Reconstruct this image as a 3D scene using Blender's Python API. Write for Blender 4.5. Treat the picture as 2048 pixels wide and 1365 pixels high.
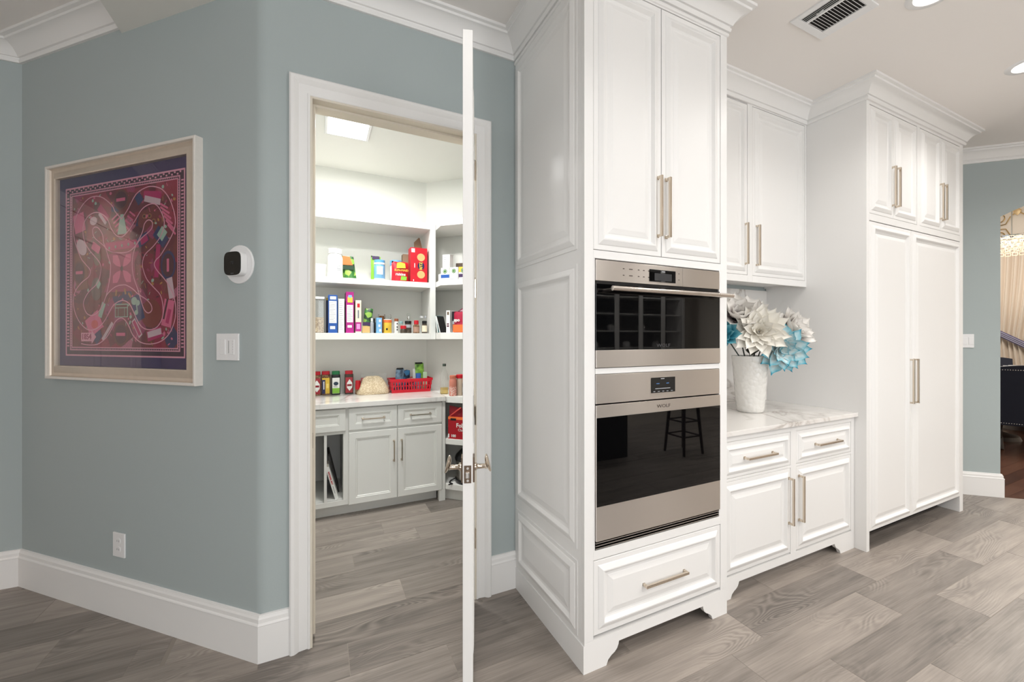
import bpy, bmesh, math, random
from mathutils import Vector, Matrix
PI = math.pi
random.seed(7)
for o in list(bpy.data.objects): bpy.data.objects.remove(o)
SC = bpy.context.scene
COL = SC.collection
# ------------------------------------------------------------------ camera, world, lights, exposure
cam_d = bpy.data.cameras.new('camera'); cam = bpy.data.objects.new('camera', cam_d); COL.objects.link(cam)
YAW = math.radians(26.836)
cam.location = (0, 0, 1.42); cam.rotation_euler = (PI/2, 0, -YAW)
cam_d.sensor_width = 36; cam_d.lens = 840/2048*36
cam_d.shift_x = -41.3/2048; cam_d.shift_y = -7.8/2048; cam_d.clip_start = .02
SC.camera = cam
SC.view_settings.view_transform = 'Standard'; SC.view_settings.look = 'None'
SC.view_settings.gamma = 1; SC.view_settings.use_curve_mapping = False
SC.view_settings.exposure = -0.34
W = bpy.data.worlds.new('world'); SC.world = W; W.use_nodes = True
W.node_tree.nodes['Background'].inputs[0].default_value = (.80, .90, 1, 1)
W.node_tree.nodes['Background'].inputs[1].default_value = 1.0
CAN = (1.0, .972, .94)
def spot(x, y, e, z=3.085, ang=150, blend=.9, col=CAN, r=.07):
    l = bpy.data.lights.new('can_or_fill_light', 'SPOT'); l.energy = e; l.spot_size = math.radians(ang); l.spot_blend = blend
    l.shadow_soft_size = r; l.color = col
    o = bpy.data.objects.new('can_or_fill_light', l); COL.objects.link(o); o.location = (x, y, z); return o
def area(loc, rot, sx, sy, e, col, name='window_light'):
    l = bpy.data.lights.new(name, 'AREA'); l.shape = 'RECTANGLE'; l.size = sx; l.size_y = sy; l.energy = e; l.color = col
    o = bpy.data.objects.new(name, l); COL.objects.link(o); o.location = loc; o.rotation_euler = rot; return o
CANS = [(3.90, .93), (2.67, .95)]
for x, y, e in ((3.90, .93, 50), (2.67, .95, 50), (1.60, .50, 38), (.15, .75, 34), (4.95, .45, 60), (.45, -.45, 26), (2.15, .25, 45)): spot(x, y, e)  # visible cans first, then unseen; several added to fill pantry, arch wall, refrigerator
for x in (.6, 2.3, 4.0, 5.6):
    for y in (-1.2, -2.9): spot(x, y, 80 if x < 1 else 200)  # unseen back rows, added so their bounce brightens the ceiling
sp_ = spot(-2.8, 2.6, 170, ang=60, blend=.5, col=(1, .70, .58)); sp_.rotation_euler = (math.radians(32), 0, 0)  # unseen warm spot added to light the door reflected in the picture glass
# daylight through the window openings behind the camera
area((-.6, -3.93, 1.65), (PI/2, 0, 0), 2.6, 1.8, 85, (.94, .97, 1.0))
area((3.2, -3.93, 1.65), (PI/2, 0, 0), 2.2, 1.8, 120, (.94, .97, 1.0))
area((-3.93, -1.6, 1.65), (PI/2, 0, -PI/2), 2.4, 1.8, 18, (.88, .94, 1.0))
area((.18, 3.36, 2.925), (0, 0, 0), .24, .24, 28, (1, .995, .98), 'pantry_panel_or_fill')
area((.40, 2.55, 2.93), (0, 0, 0), .24, .24, 31, (1, .995, .98), 'pantry_panel_or_fill')  # unseen second lamp, added behind the door head to brighten the cabinet fronts
pt = bpy.data.lights.new('chandelier_glow', 'POINT'); pt.energy = 28; pt.color = (1, .94, .86); pt.shadow_soft_size = .2
po = bpy.data.objects.new('chandelier_glow', pt); COL.objects.link(po); po.location = (10.2, 2.62, 3.25)
area((9.0, 2.4, 4.2), (0, 0, 0), 1.5, 1.5, 250, (1, .95, .88), 'dining_light')

# ------------------------------------------------------------------ materials
MATS = {}
def srgb(r, g, b):
    f = lambda c: (c/255/12.92) if c/255 <= .04045 else ((c/255+.055)/1.055)**2.4
    return (f(r), f(g), f(b), 1)
def mat(name, col, rough=.5, metal=0, spec=.5, coat=0, bump=0, bscale=60, vary=0, vscale=8, emit=0, trans=0, ior=1.45, alpha=1, sheen=0):
    if name in MATS: return MATS[name]
    m = bpy.data.materials.new(name); m.use_nodes = True; nt = m.node_tree; b = nt.nodes['Principled BSDF']
    if len(col) == 3: col = srgb(*col)
    b.inputs['Base Color'].default_value = col; b.inputs['Roughness'].default_value = rough; b.inputs['Metallic'].default_value = metal
    b.inputs['Specular IOR Level'].default_value = spec; b.inputs['Coat Weight'].default_value = coat; b.inputs['IOR'].default_value = ior
    b.inputs['Transmission Weight'].default_value = trans; b.inputs['Alpha'].default_value = alpha; b.inputs['Sheen Weight'].default_value = sheen
    if emit:
        b.inputs['Emission Color'].default_value = col; b.inputs['Emission Strength'].default_value = emit
    if bump or vary:
        tc = nt.nodes.new('ShaderNodeTexCoord')
    if vary:
        n = nt.nodes.new('ShaderNodeTexNoise'); n.inputs['Scale'].default_value = vscale; n.inputs['Detail'].default_value = 4
        nt.links.new(tc.outputs['Object'], n.inputs['Vector'])
        r = nt.nodes.new('ShaderNodeMix'); r.data_type = 'RGBA'; nt.links.new(n.outputs['Fac'], r.inputs[0])
        r.inputs[6].default_value = tuple(min(1, c*(1-vary)) for c in col[:3])+(1,); r.inputs[7].default_value = tuple(min(1, c*(1+vary)) for c in col[:3])+(1,)
        nt.links.new(r.outputs[2], b.inputs['Base Color'])
    if bump:
        n = nt.nodes.new('ShaderNodeTexNoise'); n.inputs['Scale'].default_value = bscale; n.inputs['Detail'].default_value = 3
        nt.links.new(tc.outputs['Object'], n.inputs['Vector'])
        bp = nt.nodes.new('ShaderNodeBump'); bp.inputs['Strength'].default_value = bump; bp.inputs['Distance'].default_value = .002
        nt.links.new(n.outputs['Fac'], bp.inputs['Height']); nt.links.new(bp.outputs['Normal'], b.inputs['Normal'])
    MATS[name] = m; return m
def nodes(name):
    m = bpy.data.materials.new(name); m.use_nodes = True; MATS[name] = m
    return m, m.node_tree, m.node_tree.nodes['Principled BSDF'], (lambda t: m.node_tree.nodes.new('ShaderNode'+t))
def ramp(nt, stops):
    r = nt.nodes.new('ShaderNodeValToRGB'); e = r.color_ramp.elements
    while len(e) < len(stops): e.new(.5)
    for k, (p, c) in enumerate(stops): e[k].position = p; e[k].color = c if len(c) == 4 else srgb(*c)
    return r
def math_n(nt, op, a, b=None):
    n = nt.nodes.new('ShaderNodeMath'); n.operation = op
    for k, v in enumerate((a, b)):
        if v is None: continue
        if isinstance(v, (int, float)): n.inputs[k].default_value = v
        else: nt.links.new(v, n.inputs[k])
    return n.outputs[0]

WHITE = mat('cabinet_white_paint', (238, 237, 235), .38, bump=.03, bscale=90)
TRIM = mat('trim_white_paint', (238, 237, 235), .42)
CEIL = mat('ceiling_white_paint', (242, 238, 234), .85, bump=.05, bscale=120)
WALLP = mat('wall_sage_paint', (172, 182, 182), .72, bump=.08, bscale=150)
PANTRYW = mat('pantry_cream_paint', (236, 235, 229), .6)
PANTRYC = mat('pantry_cabinet_paint', (234, 233, 228), .42)
JAMB = mat('jamb_cream_paint', (222, 214, 199), .5)
NICKEL = mat('polished_nickel', (214, 202, 186), .16, 1)
CHROME = mat('bright_chrome', (226, 224, 220), .08, 1)
BRONZE = mat('dark_nickel_plate', (128, 112, 98), .3, 1)
BLACKGL = mat('black_oven_glass', (6, 6, 7), .02, 0, .55)
DARK = mat('dark_gap', (30, 27, 25), .7)
BLACKP = mat('black_plastic', (18, 18, 19), .3)
PLWHITE = mat('white_plastic', (236, 236, 236), .32)
GREYP = mat('grey_plastic', (150, 150, 150), .4)
GROUT = mat('tile_grout', (148, 140, 131), .9)
NAVY = mat('navy_velvet', (9, 13, 33), .75, sheen=.4)
DWOOD = mat('dark_chair_wood', (42, 28, 22), .35)
CURT = mat('cream_curtain_cloth', (226, 212, 196), .85)
TASSEL = mat('purple_grey_braid', (104, 98, 132), .7)
GOLD = mat('antique_gold', (206, 180, 132), .3, 1)
DINW = mat('dining_wall_paint', (236, 228, 217), .7)
CARD = mat('brown_cardboard', (150, 122, 98), .85)
def paint(r, g, b, rough=.4): return mat('print_%d_%d_%d' % (r, g, b), (r, g, b), rough)
RED = paint(196, 24, 40); DRED = paint(140, 22, 36); OFFW = paint(236, 236, 232); BLACK = paint(20, 20, 22); MAG = paint(176, 30, 130)
BLUE = paint(36, 84, 160); LBLUE = paint(122, 178, 222); YEL = paint(232, 192, 66); ORG = paint(240, 120, 60); GRN = paint(70, 120, 46); LGRN = paint(132, 190, 62)
PURP = paint(66, 44, 84); GREY = paint(170, 172, 176); TAN = paint(212, 176, 116); NAVYP = paint(28, 34, 80); CREAM = paint(238, 226, 200)

def steel():
    m, nt, b, N = nodes('brushed_steel')
    b.inputs['Base Color'].default_value = srgb(218, 212, 206); b.inputs['Metallic'].default_value = 1; b.inputs['Roughness'].default_value = .33; b.inputs['Anisotropic'].default_value = .92
    tg = N('CombineXYZ'); tg.inputs[2].default_value = 1.0; nt.links.new(tg.outputs[0], b.inputs['Tangent'])     # brushed along x: highlights smear upright
    tc = N('TexCoord'); mp = N('Mapping'); mp.inputs['Scale'].default_value = (1.2, 1.2, 900); nt.links.new(tc.outputs['Object'], mp.inputs[0])
    n = N('TexNoise'); n.inputs['Scale'].default_value = 1; nt.links.new(mp.outputs[0], n.inputs['Vector'])
    r_ = N('MapRange'); r_.inputs[3].default_value = .29; r_.inputs[4].default_value = .38; nt.links.new(n.outputs['Fac'], r_.inputs[0]); nt.links.new(r_.outputs[0], b.inputs['Roughness'])
    return m
STEEL = steel()
def marble(name='white_marble', scale=1.0):
    m, nt, b, N = nodes(name)
    b.inputs['Roughness'].default_value = .14
    tc = N('TexCoord'); mp = N('Mapping'); mp.inputs['Rotation'].default_value = (0.3, .2, .9); mp.inputs['Scale'].default_value = (scale, scale*.55, scale)
    nt.links.new(tc.outputs['Object'], mp.inputs[0])
    n1 = N('TexNoise'); n1.inputs['Scale'].default_value = 2.2; n1.inputs['Detail'].default_value = 6; n1.inputs['Distortion'].default_value = 1.1
    nt.links.new(mp.outputs[0], n1.inputs['Vector'])
    d = math_n(nt, 'ABSOLUTE', math_n(nt, 'SUBTRACT', n1.outputs['Fac'], .52))
    r = ramp(nt, [(0, (176, 169, 162)), (.012, (206, 200, 194)), (.05, (232, 229, 225)), (1, (236, 234, 231))])
    nt.links.new(d, r.inputs[0])
    n2 = N('TexNoise'); n2.inputs['Scale'].default_value = 1.3; nt.links.new(mp.outputs[0], n2.inputs['Vector'])
    k = ramp(nt, [(.42, (0, 0, 0, 1)), (.62, (1, 1, 1, 1))]); nt.links.new(n2.outputs['Fac'], k.inputs[0])
    mx = N('Mix'); mx.data_type = 'RGBA'; nt.links.new(k.outputs[0], mx.inputs[0]); mx.inputs[6].default_value = srgb(235, 232, 228)
    nt.links.new(r.outputs[0], mx.inputs[7]); nt.links.new(mx.outputs[2], b.inputs['Base Color'])
    return m
MARBLE = marble()
def plank_mat(name, dark, light, rough, gx=1.0):
    m, nt, b, N = nodes(name)
    b.inputs['Roughness'].default_value = rough; b.inputs['Specular IOR Level'].default_value = .4
    tc = N('TexCoord'); oi = N('ObjectInfo')
    off = N('CombineXYZ'); 
    nt.links.new(math_n(nt, 'MULTIPLY', oi.outputs['Random'], 37.0), off.inputs[0]); nt.links.new(math_n(nt, 'MULTIPLY', oi.outputs['Random'], 91.0), off.inputs[1])
    ad = N('VectorMath'); ad.operation = 'ADD'; nt.links.new(tc.outputs['Object'], ad.inputs[0]); nt.links.new(off.outputs[0], ad.inputs[1])
    def nz(sx, sy, det, dist=0):
        mp = N('Mapping'); mp.inputs['Scale'].default_value = (sx*gx, sy, 1); nt.links.new(ad.outputs[0], mp.inputs[0])
        n = N('TexNoise'); n.inputs['Scale'].default_value = 1; n.inputs['Detail'].default_value = det; n.inputs['Distortion'].default_value = dist
        nt.links.new(mp.outputs[0], n.inputs['Vector']); return n.outputs['Fac']
    cont = nz(1.5, 5.5, 1.5, .3)
    bands = math_n(nt, 'SINE', math_n(nt, 'MULTIPLY', cont, 190.0))
    mask = ramp(nt, [(.50, (0, 0, 0, 1)), (.66, (1, 1, 1, 1))]); nt.links.new(nz(1.6, 3.0, 1), mask.inputs[0])
    streak = nz(4, 150, 3); soft = nz(2.2, 16, 4)
    v = math_n(nt, 'ADD', math_n(nt, 'MULTIPLY', soft, .62), math_n(nt, 'MULTIPLY', streak, .40))
    v = math_n(nt, 'ADD', v, math_n(nt, 'MULTIPLY', math_n(nt, 'MULTIPLY', bands, mask.outputs[0]), .11))
    v = math_n(nt, 'ADD', v, math_n(nt, 'MULTIPLY', math_n(nt, 'SUBTRACT', oi.outputs['Random'], .5), .26))
    r = ramp(nt, [(.22, dark), (.78, light)]); nt.links.new(v, r.inputs[0]); nt.links.new(r.outputs[0], b.inputs['Base Color'])
    bp = N('Bump'); bp.inputs['Strength'].default_value = .18; bp.inputs['Distance'].default_value = .001
    nt.links.new(v, bp.inputs['Height']); nt.links.new(bp.outputs[0], b.inputs['Normal'])
    return m
TILE = plank_mat('wood_look_tile', (98, 92, 87), (167, 157, 148), .38)
DFLOOR = plank_mat('dark_walnut_floor', (52, 30, 22), (96, 62, 46), .25)
def glass(name, tint=(1, 1, 1, 1), rough=.0, refl=1.0, opac=0.0, body=(1, 1, 1, 1)):
    m = bpy.data.materials.new(name); m.use_nodes = True; nt = m.node_tree; nt.nodes.clear(); N = lambda t: nt.nodes.new('ShaderNode'+t)
    out = N('OutputMaterial'); mx = N('MixShader'); tr = N('BsdfTransparent'); gl = N('BsdfGlossy'); geo = N('NewGeometry'); dt = N('VectorMath'); dt.operation = 'DOT_PRODUCT'
    tr.inputs[0].default_value = tint; gl.inputs['Roughness'].default_value = rough
    nt.links.new(geo.outputs['Normal'], dt.inputs[0]); nt.links.new(geo.outputs['Incoming'], dt.inputs[1])
    fz = math_n(nt, 'POWER', math_n(nt, 'SUBTRACT', 1.0, math_n(nt, 'ABSOLUTE', dt.outputs['Value'])), 5.0); fz = math_n(nt, 'ADD', math_n(nt, 'MULTIPLY', fz, .96), .04)
    nt.links.new(math_n(nt, 'MULTIPLY', fz, refl), mx.inputs[0]); nt.links.new(tr.outputs[0], mx.inputs[1]); nt.links.new(gl.outputs[0], mx.inputs[2])
    last = mx.outputs[0]
    if opac:
        m2 = N('MixShader'); df = N('BsdfDiffuse'); df.inputs[0].default_value = body; m2.inputs[0].default_value = opac
        nt.links.new(last, m2.inputs[1]); nt.links.new(df.outputs[0], m2.inputs[2]); last = m2.outputs[0]
    nt.links.new(last, out.inputs[0]); MATS[name] = m; return m
PICGL = glass('picture_glass')
CLEAR = glass('clear_plastic', (.96, .97, .96, 1), .05, 1, .06, (.9, .9, .88, 1))
SMOKE = glass('smoky_spice_plastic', (.55, .5, .45, 1), .08, 1, .55, srgb(96, 84, 74))
OILGL = glass('yellow_oil', (.95, .85, .5, 1), .05, 1, .25, srgb(214, 178, 80))
BAGCL = glass('clear_bag_film', (.97, .97, .97, 1), .12, 1.0, .03, (.9, .9, .9, 1))

# ------------------------------------------------------------------ mesh helpers
class MB:
    def __init__(s): s.v = []; s.f = []; s.m = []; s.mi = 0
    def add(s, vs, fs):
        n = len(s.v); s.v += [tuple(p) for p in vs]; s.f += [tuple(i+n for i in f) for f in fs]; s.m += [s.mi]*len(fs); return s
    def box(s, x0, x1, y0, y1, z0, z1):
        return s.add([(x0, y0, z0), (x1, y0, z0), (x1, y1, z0), (x0, y1, z0), (x0, y0, z1), (x1, y0, z1), (x1, y1, z1), (x0, y1, z1)],
                     [(3, 2, 1, 0), (4, 5, 6, 7), (0, 1, 5, 4), (1, 2, 6, 5), (2, 3, 7, 6), (3, 0, 4, 7)])
    def prism(s, poly, fn, a, b):
        n = len(poly); vs = [fn(p, a) for p in poly]+[fn(p, b) for p in poly]
        fs = [tuple(range(n)), tuple(range(2*n-1, n-1, -1))]+[(k, n+k, n+(k+1) % n, (k+1) % n) for k in range(n)]
        return s.add(vs, fs)
    def lathe(s, prof, c=(0, 0, 0), n=24, sx=1, sy=1):
        vs = []; m = len(prof)
        for k in range(n):
            a = 2*PI*k/n
            for r, z in prof: vs.append((c[0]+r*math.cos(a)*sx, c[1]+r*math.sin(a)*sy, c[2]+z))
        fs = []
        for k in range(n):
            k2 = (k+1) % n
            for j in range(m-1): fs.append((k*m+j, k2*m+j, k2*m+j+1, k*m+j+1))
        return s.add(vs, fs)
    def tube(s, pts, r, n=8, cap=True):
        pts = [Vector(p) for p in pts]; rs = r if isinstance(r, (list, tuple)) else [r]*len(pts)
        vs = []; up = Vector((0, 0, 1)); m = len(pts)
        for k, p in enumerate(pts):
            d = (pts[min(k+1, m-1)]-pts[max(k-1, 0)]).normalized()
            a = d.cross(up)
            if a.length < 1e-3: a = d.cross(Vector((0, 1, 0)))
            a.normalize(); b = d.cross(a).normalized()
            for j in range(n):
                t = 2*PI*j/n; vs.append(p+(a*math.cos(t)+b*math.sin(t))*rs[k])
        fs = [(k*n+j, k*n+(j+1) % n, (k+1)*n+(j+1) % n, (k+1)*n+j) for k in range(m-1) for j in range(n)]
        if cap: fs += [tuple(range(n))[::-1], tuple((m-1)*n+j for j in range(n))]
        return s.add(vs, fs)
    def cyl(s, p0, p1, r, n=16): return s.tube([p0, p1], r, n)
    def panel(s, o, ux, uz, nn, w, h, rings):
        o, ux, uz, nn = Vector(o), Vector(ux), Vector(uz), Vector(nn); vs = []; fs = []
        for i, out in rings:
            for a, b in ((i, i), (w-i, i), (w-i, h-i), (i, h-i)): vs.append(o+ux*a+uz*b+nn*out)
        for k in range(len(rings)-1):
            for j in range(4): fs.append((4*k+j, 4*k+(j+1) % 4, 4*k+4+(j+1) % 4, 4*k+4+j))
        fs.append(tuple(4*(len(rings)-1)+j for j in range(4))); fs.append((3, 2, 1, 0))
        return s.add(vs, fs)
    def sweep(s, path, prof, fn=None, lo=0, hi=None, side=1):
        fn = fn or (lambda x, y, z: (x, y, z)); P = [Vector(p) for p in path]; m = len(P); hi = m-1 if hi is None else hi
        def nrm(k): d = (P[k+1]-P[k]).normalized(); return Vector((d.y, -d.x))*side
        vs = []; q = len(prof)
        for k in range(lo, hi+1):
            if k == 0: n = nrm(0)
            elif k == m-1: n = nrm(m-2)
            else: a, b = nrm(k-1), nrm(k); n = (a+b)/(1+a.dot(b))
            for off, z in prof: p = P[k]+n*off; vs.append(fn(p.x, p.y, z))
        L = hi-lo
        fs = [(k*q+j, k*q+(j+1) % q, (k+1)*q+(j+1) % q, (k+1)*q+j) for k in range(L) for j in range(q)]
        fs += [tuple(range(q))[::-1], tuple(L*q+j for j in range(q))]
        return s.add(vs, fs)
    def obj(s, name, mats, parent=None, smooth=False, bevel=0, loc=None, ang=40, recalc=True, seg=2):
        me = bpy.data.meshes.new(name); me.from_pydata(s.v, [], s.f)
        mats = mats if isinstance(mats, (list, tuple)) else [mats]
        for m in mats: me.materials.append(m)
        if len(mats) > 1: me.polygons.foreach_set('material_index', s.m)
        if recalc:
            bm = bmesh.new(); bm.from_mesh(me); bmesh.ops.recalc_face_normals(bm, faces=bm.faces); bm.to_mesh(me); bm.free()
        if smooth:
            me.polygons.foreach_set('use_smooth', [True]*len(me.polygons)); me.set_sharp_from_angle(angle=math.radians(ang))
        o = bpy.data.objects.new(name, me); COL.objects.link(o)
        if parent: o.parent = parent
        if loc: o.location = loc
        if bevel:
            b = o.modifiers.new('bevel', 'BEVEL'); b.width = bevel; b.segments = seg; b.limit_method = 'ANGLE'; b.angle_limit = math.radians(35)
        return o
def tag(o, label, cat, group=None):
    o['label'] = label; o['category'] = cat
    if group: o['group'] = group
    return o
def thing(name, label, cat, loc=(0, 0, 0), rz=0, group=None):
    o = bpy.data.objects.new(name, None); COL.objects.link(o); o.location = loc; o.rotation_euler = (0, 0, rz); o.empty_display_size = .1
    return tag(o, label, cat, group)
def struct(o): o['kind'] = 'structure'; return o
def bx(name, m, parent, x0, x1, y0, y1, z0, z1, bevel=0): return MB().box(x0, x1, y0, y1, z0, z1).obj(name, m, parent, bevel=bevel)
def text(body, size, m, parent, loc, rot=(PI/2, 0, 0), name='lettering', ext=.0004, align='CENTER', sx=1, bold=0):
    c = bpy.data.curves.new(name, 'FONT'); c.body = body; c.size = size; c.align_x = align; c.align_y = 'CENTER'; c.extrude = ext; c.resolution_u = 2; c.offset = bold
    t = bpy.data.objects.new(name+'_tmp', c); COL.objects.link(t); bpy.context.view_layer.update()
    me = bpy.data.meshes.new_from_object(t.evaluated_get(bpy.context.evaluated_depsgraph_get())); bpy.data.objects.remove(t); bpy.data.curves.remove(c)
    me.materials.clear(); me.materials.append(m)
    o = bpy.data.objects.new(name, me); COL.objects.link(o); o.parent = parent; o.location = loc; o.rotation_euler = rot; o.scale = (sx, 1, 1); return o
def flat(pts, m, name, parent, y, th=.0006):
    return MB().prism(pts, lambda p, a: (p[0], a, p[1]), y, y-th).obj(name, m, parent)
XY = lambda p, a: (p[0], p[1], a)
XZ = lambda p, a: (p[0], a, p[1])
YZ = lambda p, a: (a, p[0], p[1])

# ------------------------------------------------------------------ the room
CZ = 3.10
R2 = math.sqrt(.5)
# floor: grout bed with wood-look tiles laid on it
fl = struct(MB().prism([(-4.1, -4.1), (7.1, -4.1), (7.1, -.26), (2.48, 4.36), (-4.1, 4.36)], XY, -.05, -.0009).obj('floor', GROUT))
ROWH, TL = .2128, 1.02
OFFS = {-2: 2.368, -1: 2.007, 0: 1.64, 1: 1.866, 2: 1.25, 3: .52, 4: .113, 5: -.24, 6: .417, 7: .95, 8: .188, 9: .631, 10: .414, 11: .8, 12: .1, 13: .5}
OFFL = {6: -.737, 7: -1.086, 8: -.6, 9: -1.276, 10: -.7, 11: -1.5}
def clip(poly, a, b, c):           # keep a*x + b*y <= c
    out = []
    for k in range(len(poly)):
        p, q = poly[k], poly[(k+1) % len(poly)]; dp, dq = a*p[0]+b*p[1]-c, a*q[0]+b*q[1]-c
        if dp <= 0: out.append(p)
        if (dp < 0 < dq) or (dq < 0 < dp): t = dp/(dp-dq); out.append((p[0]+(q[0]-p[0])*t, p[1]+(q[1]-p[1])*t))
    return out
g = .0013
base_tile = None; rest = MB(); ntile = 0
for k in range(-16, 16):
    y0, y1 = 1.062+ROWH*k, 1.062+ROWH*(k+1)
    for part in (0, 1):
        off = OFFS.get(k, (k*.37) % 1.0)
        lo, hi = -4.1, 7.0
        if k in OFFL:
            if part == 0: off = OFFL[k]; hi = -.55 if k >= 8 else -.62
            else: lo = -.62
        elif part: continue
        x = off-math.ceil((off-lo)/TL)*TL
        while x < hi:
            a, b = x, x+TL
            x += TL
            if k in OFFL:
                if part == 0 and a >= hi: continue
                if part == 0: b = min(b, hi)
                else: a = max(a, lo)
            if b-a < .02: continue
            P = clip([(a+g, y0+g), (b-g, y0+g), (b-g, y1-g), (a+g, y1-g)], 1, 1, 6.838)
            if len(P) < 3: continue
            cx, cy = (a+b)/2, (y0+y1)/2
            if y0 > 3.55 and (cx < -.9 or cx > 1.6): continue
            if y0 > 2.3 and cx > 1.9: continue
            if y0 > 4.2: continue
            seen = y1 > .15 and -2.9 < b and a < 6.4 and cy > .35*abs(cx)-1.2
            if not seen: rest.prism(P, XY, -.01, 0); continue
            ntile += 1
            if len(P) == 4 and abs(b-a-TL) < 1e-6 and P[2][0] > b-.01 and P[2][1] > y1-.01:
                if base_tile is None:
                    base_tile = MB().prism([(-TL/2+g, -ROWH/2+g), (TL/2-g, -ROWH/2+g), (TL/2-g, ROWH/2-g), (-TL/2+g, ROWH/2-g)], XY, -.01, 0).obj('tile', TILE, fl); t = base_tile
                else: t = base_tile.copy(); COL.objects.link(t)
                t.location = (cx, cy, 0)
            else:
                t = MB().prism([(p[0]-cx, p[1]-cy) for p in P], XY, -.01, 0).obj('tile', TILE, fl, loc=(cx, cy, 0))
r_ = rest.obj('tile_field', TILE, fl); r_['kind'] = 'stuff'

# ceilings
struct(MB().prism([(-4.1, -4.1), (7.1, -4.1), (7.1, -.26), (3.24, 3.6), (-4.1, 3.6)], XY, CZ, CZ+.1).obj('ceiling', CEIL))
struct(MB().prism([(-.9, 2.30), (2.3, 2.30), (2.3, 3.0), (.95, 4.36), (-.9, 4.36)], XY, 2.965, 3.05).obj('ceiling_pantry', PANTRYW))
# walls
r = .07; t = r*.4142; Cn = Vector((-.234, 2.18)); ctr = Cn+Vector((.3827, .9239))*(r/.9239)
a0 = math.atan2(*(Cn+Vector((-R2, R2))*t-ctr).yx); a1 = -PI/2
arc = [(ctr.x+r*math.cos(a0+(a1-a0)*k/8), ctr.y+r*math.sin(a0+(a1-a0)*k/8)) for k in range(9)] if a0 < a1 else []
if not arc:
    a0 -= 2*PI; arc = [(ctr.x+r*math.cos(a0+(a1-a0)*k/8), ctr.y+r*math.sin(a0+(a1-a0)*k/8)) for k in range(9)]
poly = [(-1.526, 3.472)]+arc+[(-.18, 2.18), (-.18, 2.296), (-1.484, 3.60), (-1.526, 3.60)]
struct(MB().prism(poly, XY, 0, CZ).obj('wall_left', WALLP, smooth=True, ang=20))
struct(MB().box(-4.1, -1.526, 3.472, 3.6, 0, CZ).obj('wall_far', WALLP))
wb = MB().box(-.18, -.05, 2.18, 2.30, 0, CZ).box(.765, 4.62, 2.18, 2.30, 0, CZ).box(-.05, .765, 2.18, 2.30, 2.53, CZ)
struct(wb.obj('wall_back', WALLP))
struct(MB().box(-4.1, -4.0, -4.1, -2.9, 0, CZ).box(-4.1, -4.0, -.3, 3.472, 0, CZ).box(-4.1, -4.0, -2.9, -.3, 0, .75).box(-4.1, -4.0, -2.9, -.3, 2.55, CZ).obj('wall_west', DINW))
ws = MB().box(-4.0, -1.9, -4.12, -4, 0, CZ).box(.7, 2.1, -4.12, -4, 0, CZ).box(4.3, 7.1, -4.12, -4, 0, CZ)
for a, b in ((-1.9, .7), (2.1, 4.3)): ws.box(a, b, -4.12, -4, 0, .75).box(a, b, -4.12, -4, 2.55, CZ)
struct(ws.obj('wall_south', DINW))
struct(MB().box(7.1, 7.2, -4.1, -.3, 0, CZ).obj('wall_east', DINW))
for k, (a, b) in enumerate(((-1.9, .7), (2.1, 4.3))):
    w = MB().box(a, b, -4.1, -4.04, .75, .81).box(a, b, -4.1, -4.04, 2.49, 2.55)
    for q in range(4): x = a+(b-a-.06)*q/3; w.box(x, x+.06, -4.1, -4.04, .81, 2.49)
    wo = struct(w.obj('window_%d' % (k+1), TRIM)); bx('pane', glass('window_glass') if 'window_glass' not in MATS else MATS['window_glass'], wo, a+.05, b-.05, -4.075, -4.07, .8, 2.5)
# pantry walls
struct(MB().box(-.87, -.75, 2.9, 4.24, 0, 2.965).obj('wall_pantry_left', PANTRYW))
struct(MB().prism([(-.87, 4.24), (.95, 4.24), (1.0, 4.36), (-.87, 4.36)], XY, 0, 2.965).obj('wall_pantry_back', PANTRYW))
struct(MB().prism([(.95, 4.24), (2.2, 2.99), (2.28, 3.07), (1.0, 4.36)], XY, 0, 2.965).obj('wall_pantry_right', PANTRYW))
struct(MB().box(2.2, 2.3, 2.30, 2.99, 0, 2.965).obj('wall_pantry_side', PANTRYW))
# diagonal wall with the arched opening to the dining room
P0 = Vector((4.6, 2.24)); s0, s1, LC = 1.114, 2.614, 3.536
archp = [(s0+.75-1.5*math.sin(math.radians(30-60*k/16)), 1.19+1.5*math.cos(math.radians(30-60*k/16))) for k in range(17)]
cp = [(0, 0), (s0, 0)]+archp+[(s1, 0), (LC, 0), (LC, 4.4), (0, 4.4)]
WC = lambda p, a: (P0.x+R2*p[0]+R2*a, P0.y-R2*p[0]+R2*a, p[1])
struct(MB().prism(cp, WC, 0, .15).obj('wall_right', WALLP))
# dining room shell
dfl = struct(MB().prism([(4.7, 2.14), (7.1, -.26), (12.6, -.26), (12.6, 5), (4.7, 5)], XY, -.05, -.003).obj('floor_dining', DARK))
pb = None
for k in range(26):
    y0 = .62+.115*k
    x = 4.4+(k*.53) % 1.3-1.3
    while x < 12.5:
        P = clip([(max(x, 4.7)+.001, y0+.001), (min(x+1.7, 12.5)-.001, y0+.001), (min(x+1.7, 12.5)-.001, y0+.114), (max(x, 4.7)+.001, y0+.114)], -1, -1, -6.842)
        x += 1.7
        if len(P) < 3 or min(p[0] for p in P) > 9.6: continue
        whole = len(P) == 4 and abs(max(p[0] for p in P)-min(p[0] for p in P)-1.698) < 1e-4 and sum(p[0]+p[1] for p in P)/4 > 8.2
        cx, cy = sum(p[0] for p in P)/len(P), sum(p[1] for p in P)/len(P)
        if whole and pb is not None: t = pb.copy(); COL.objects.link(t); t.location = (cx, cy, 0)
        else:
            t = MB().prism([(p[0]-cx, p[1]-cy) for p in P], XY, -.01, 0).obj('plank', DFLOOR, dfl, loc=(cx, cy, 0))
            if whole: pb = t
struct(MB().box(12.5, 12.6, -.3, 5, 0, 4.4).obj('wall_dining_far', DINW))
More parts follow.
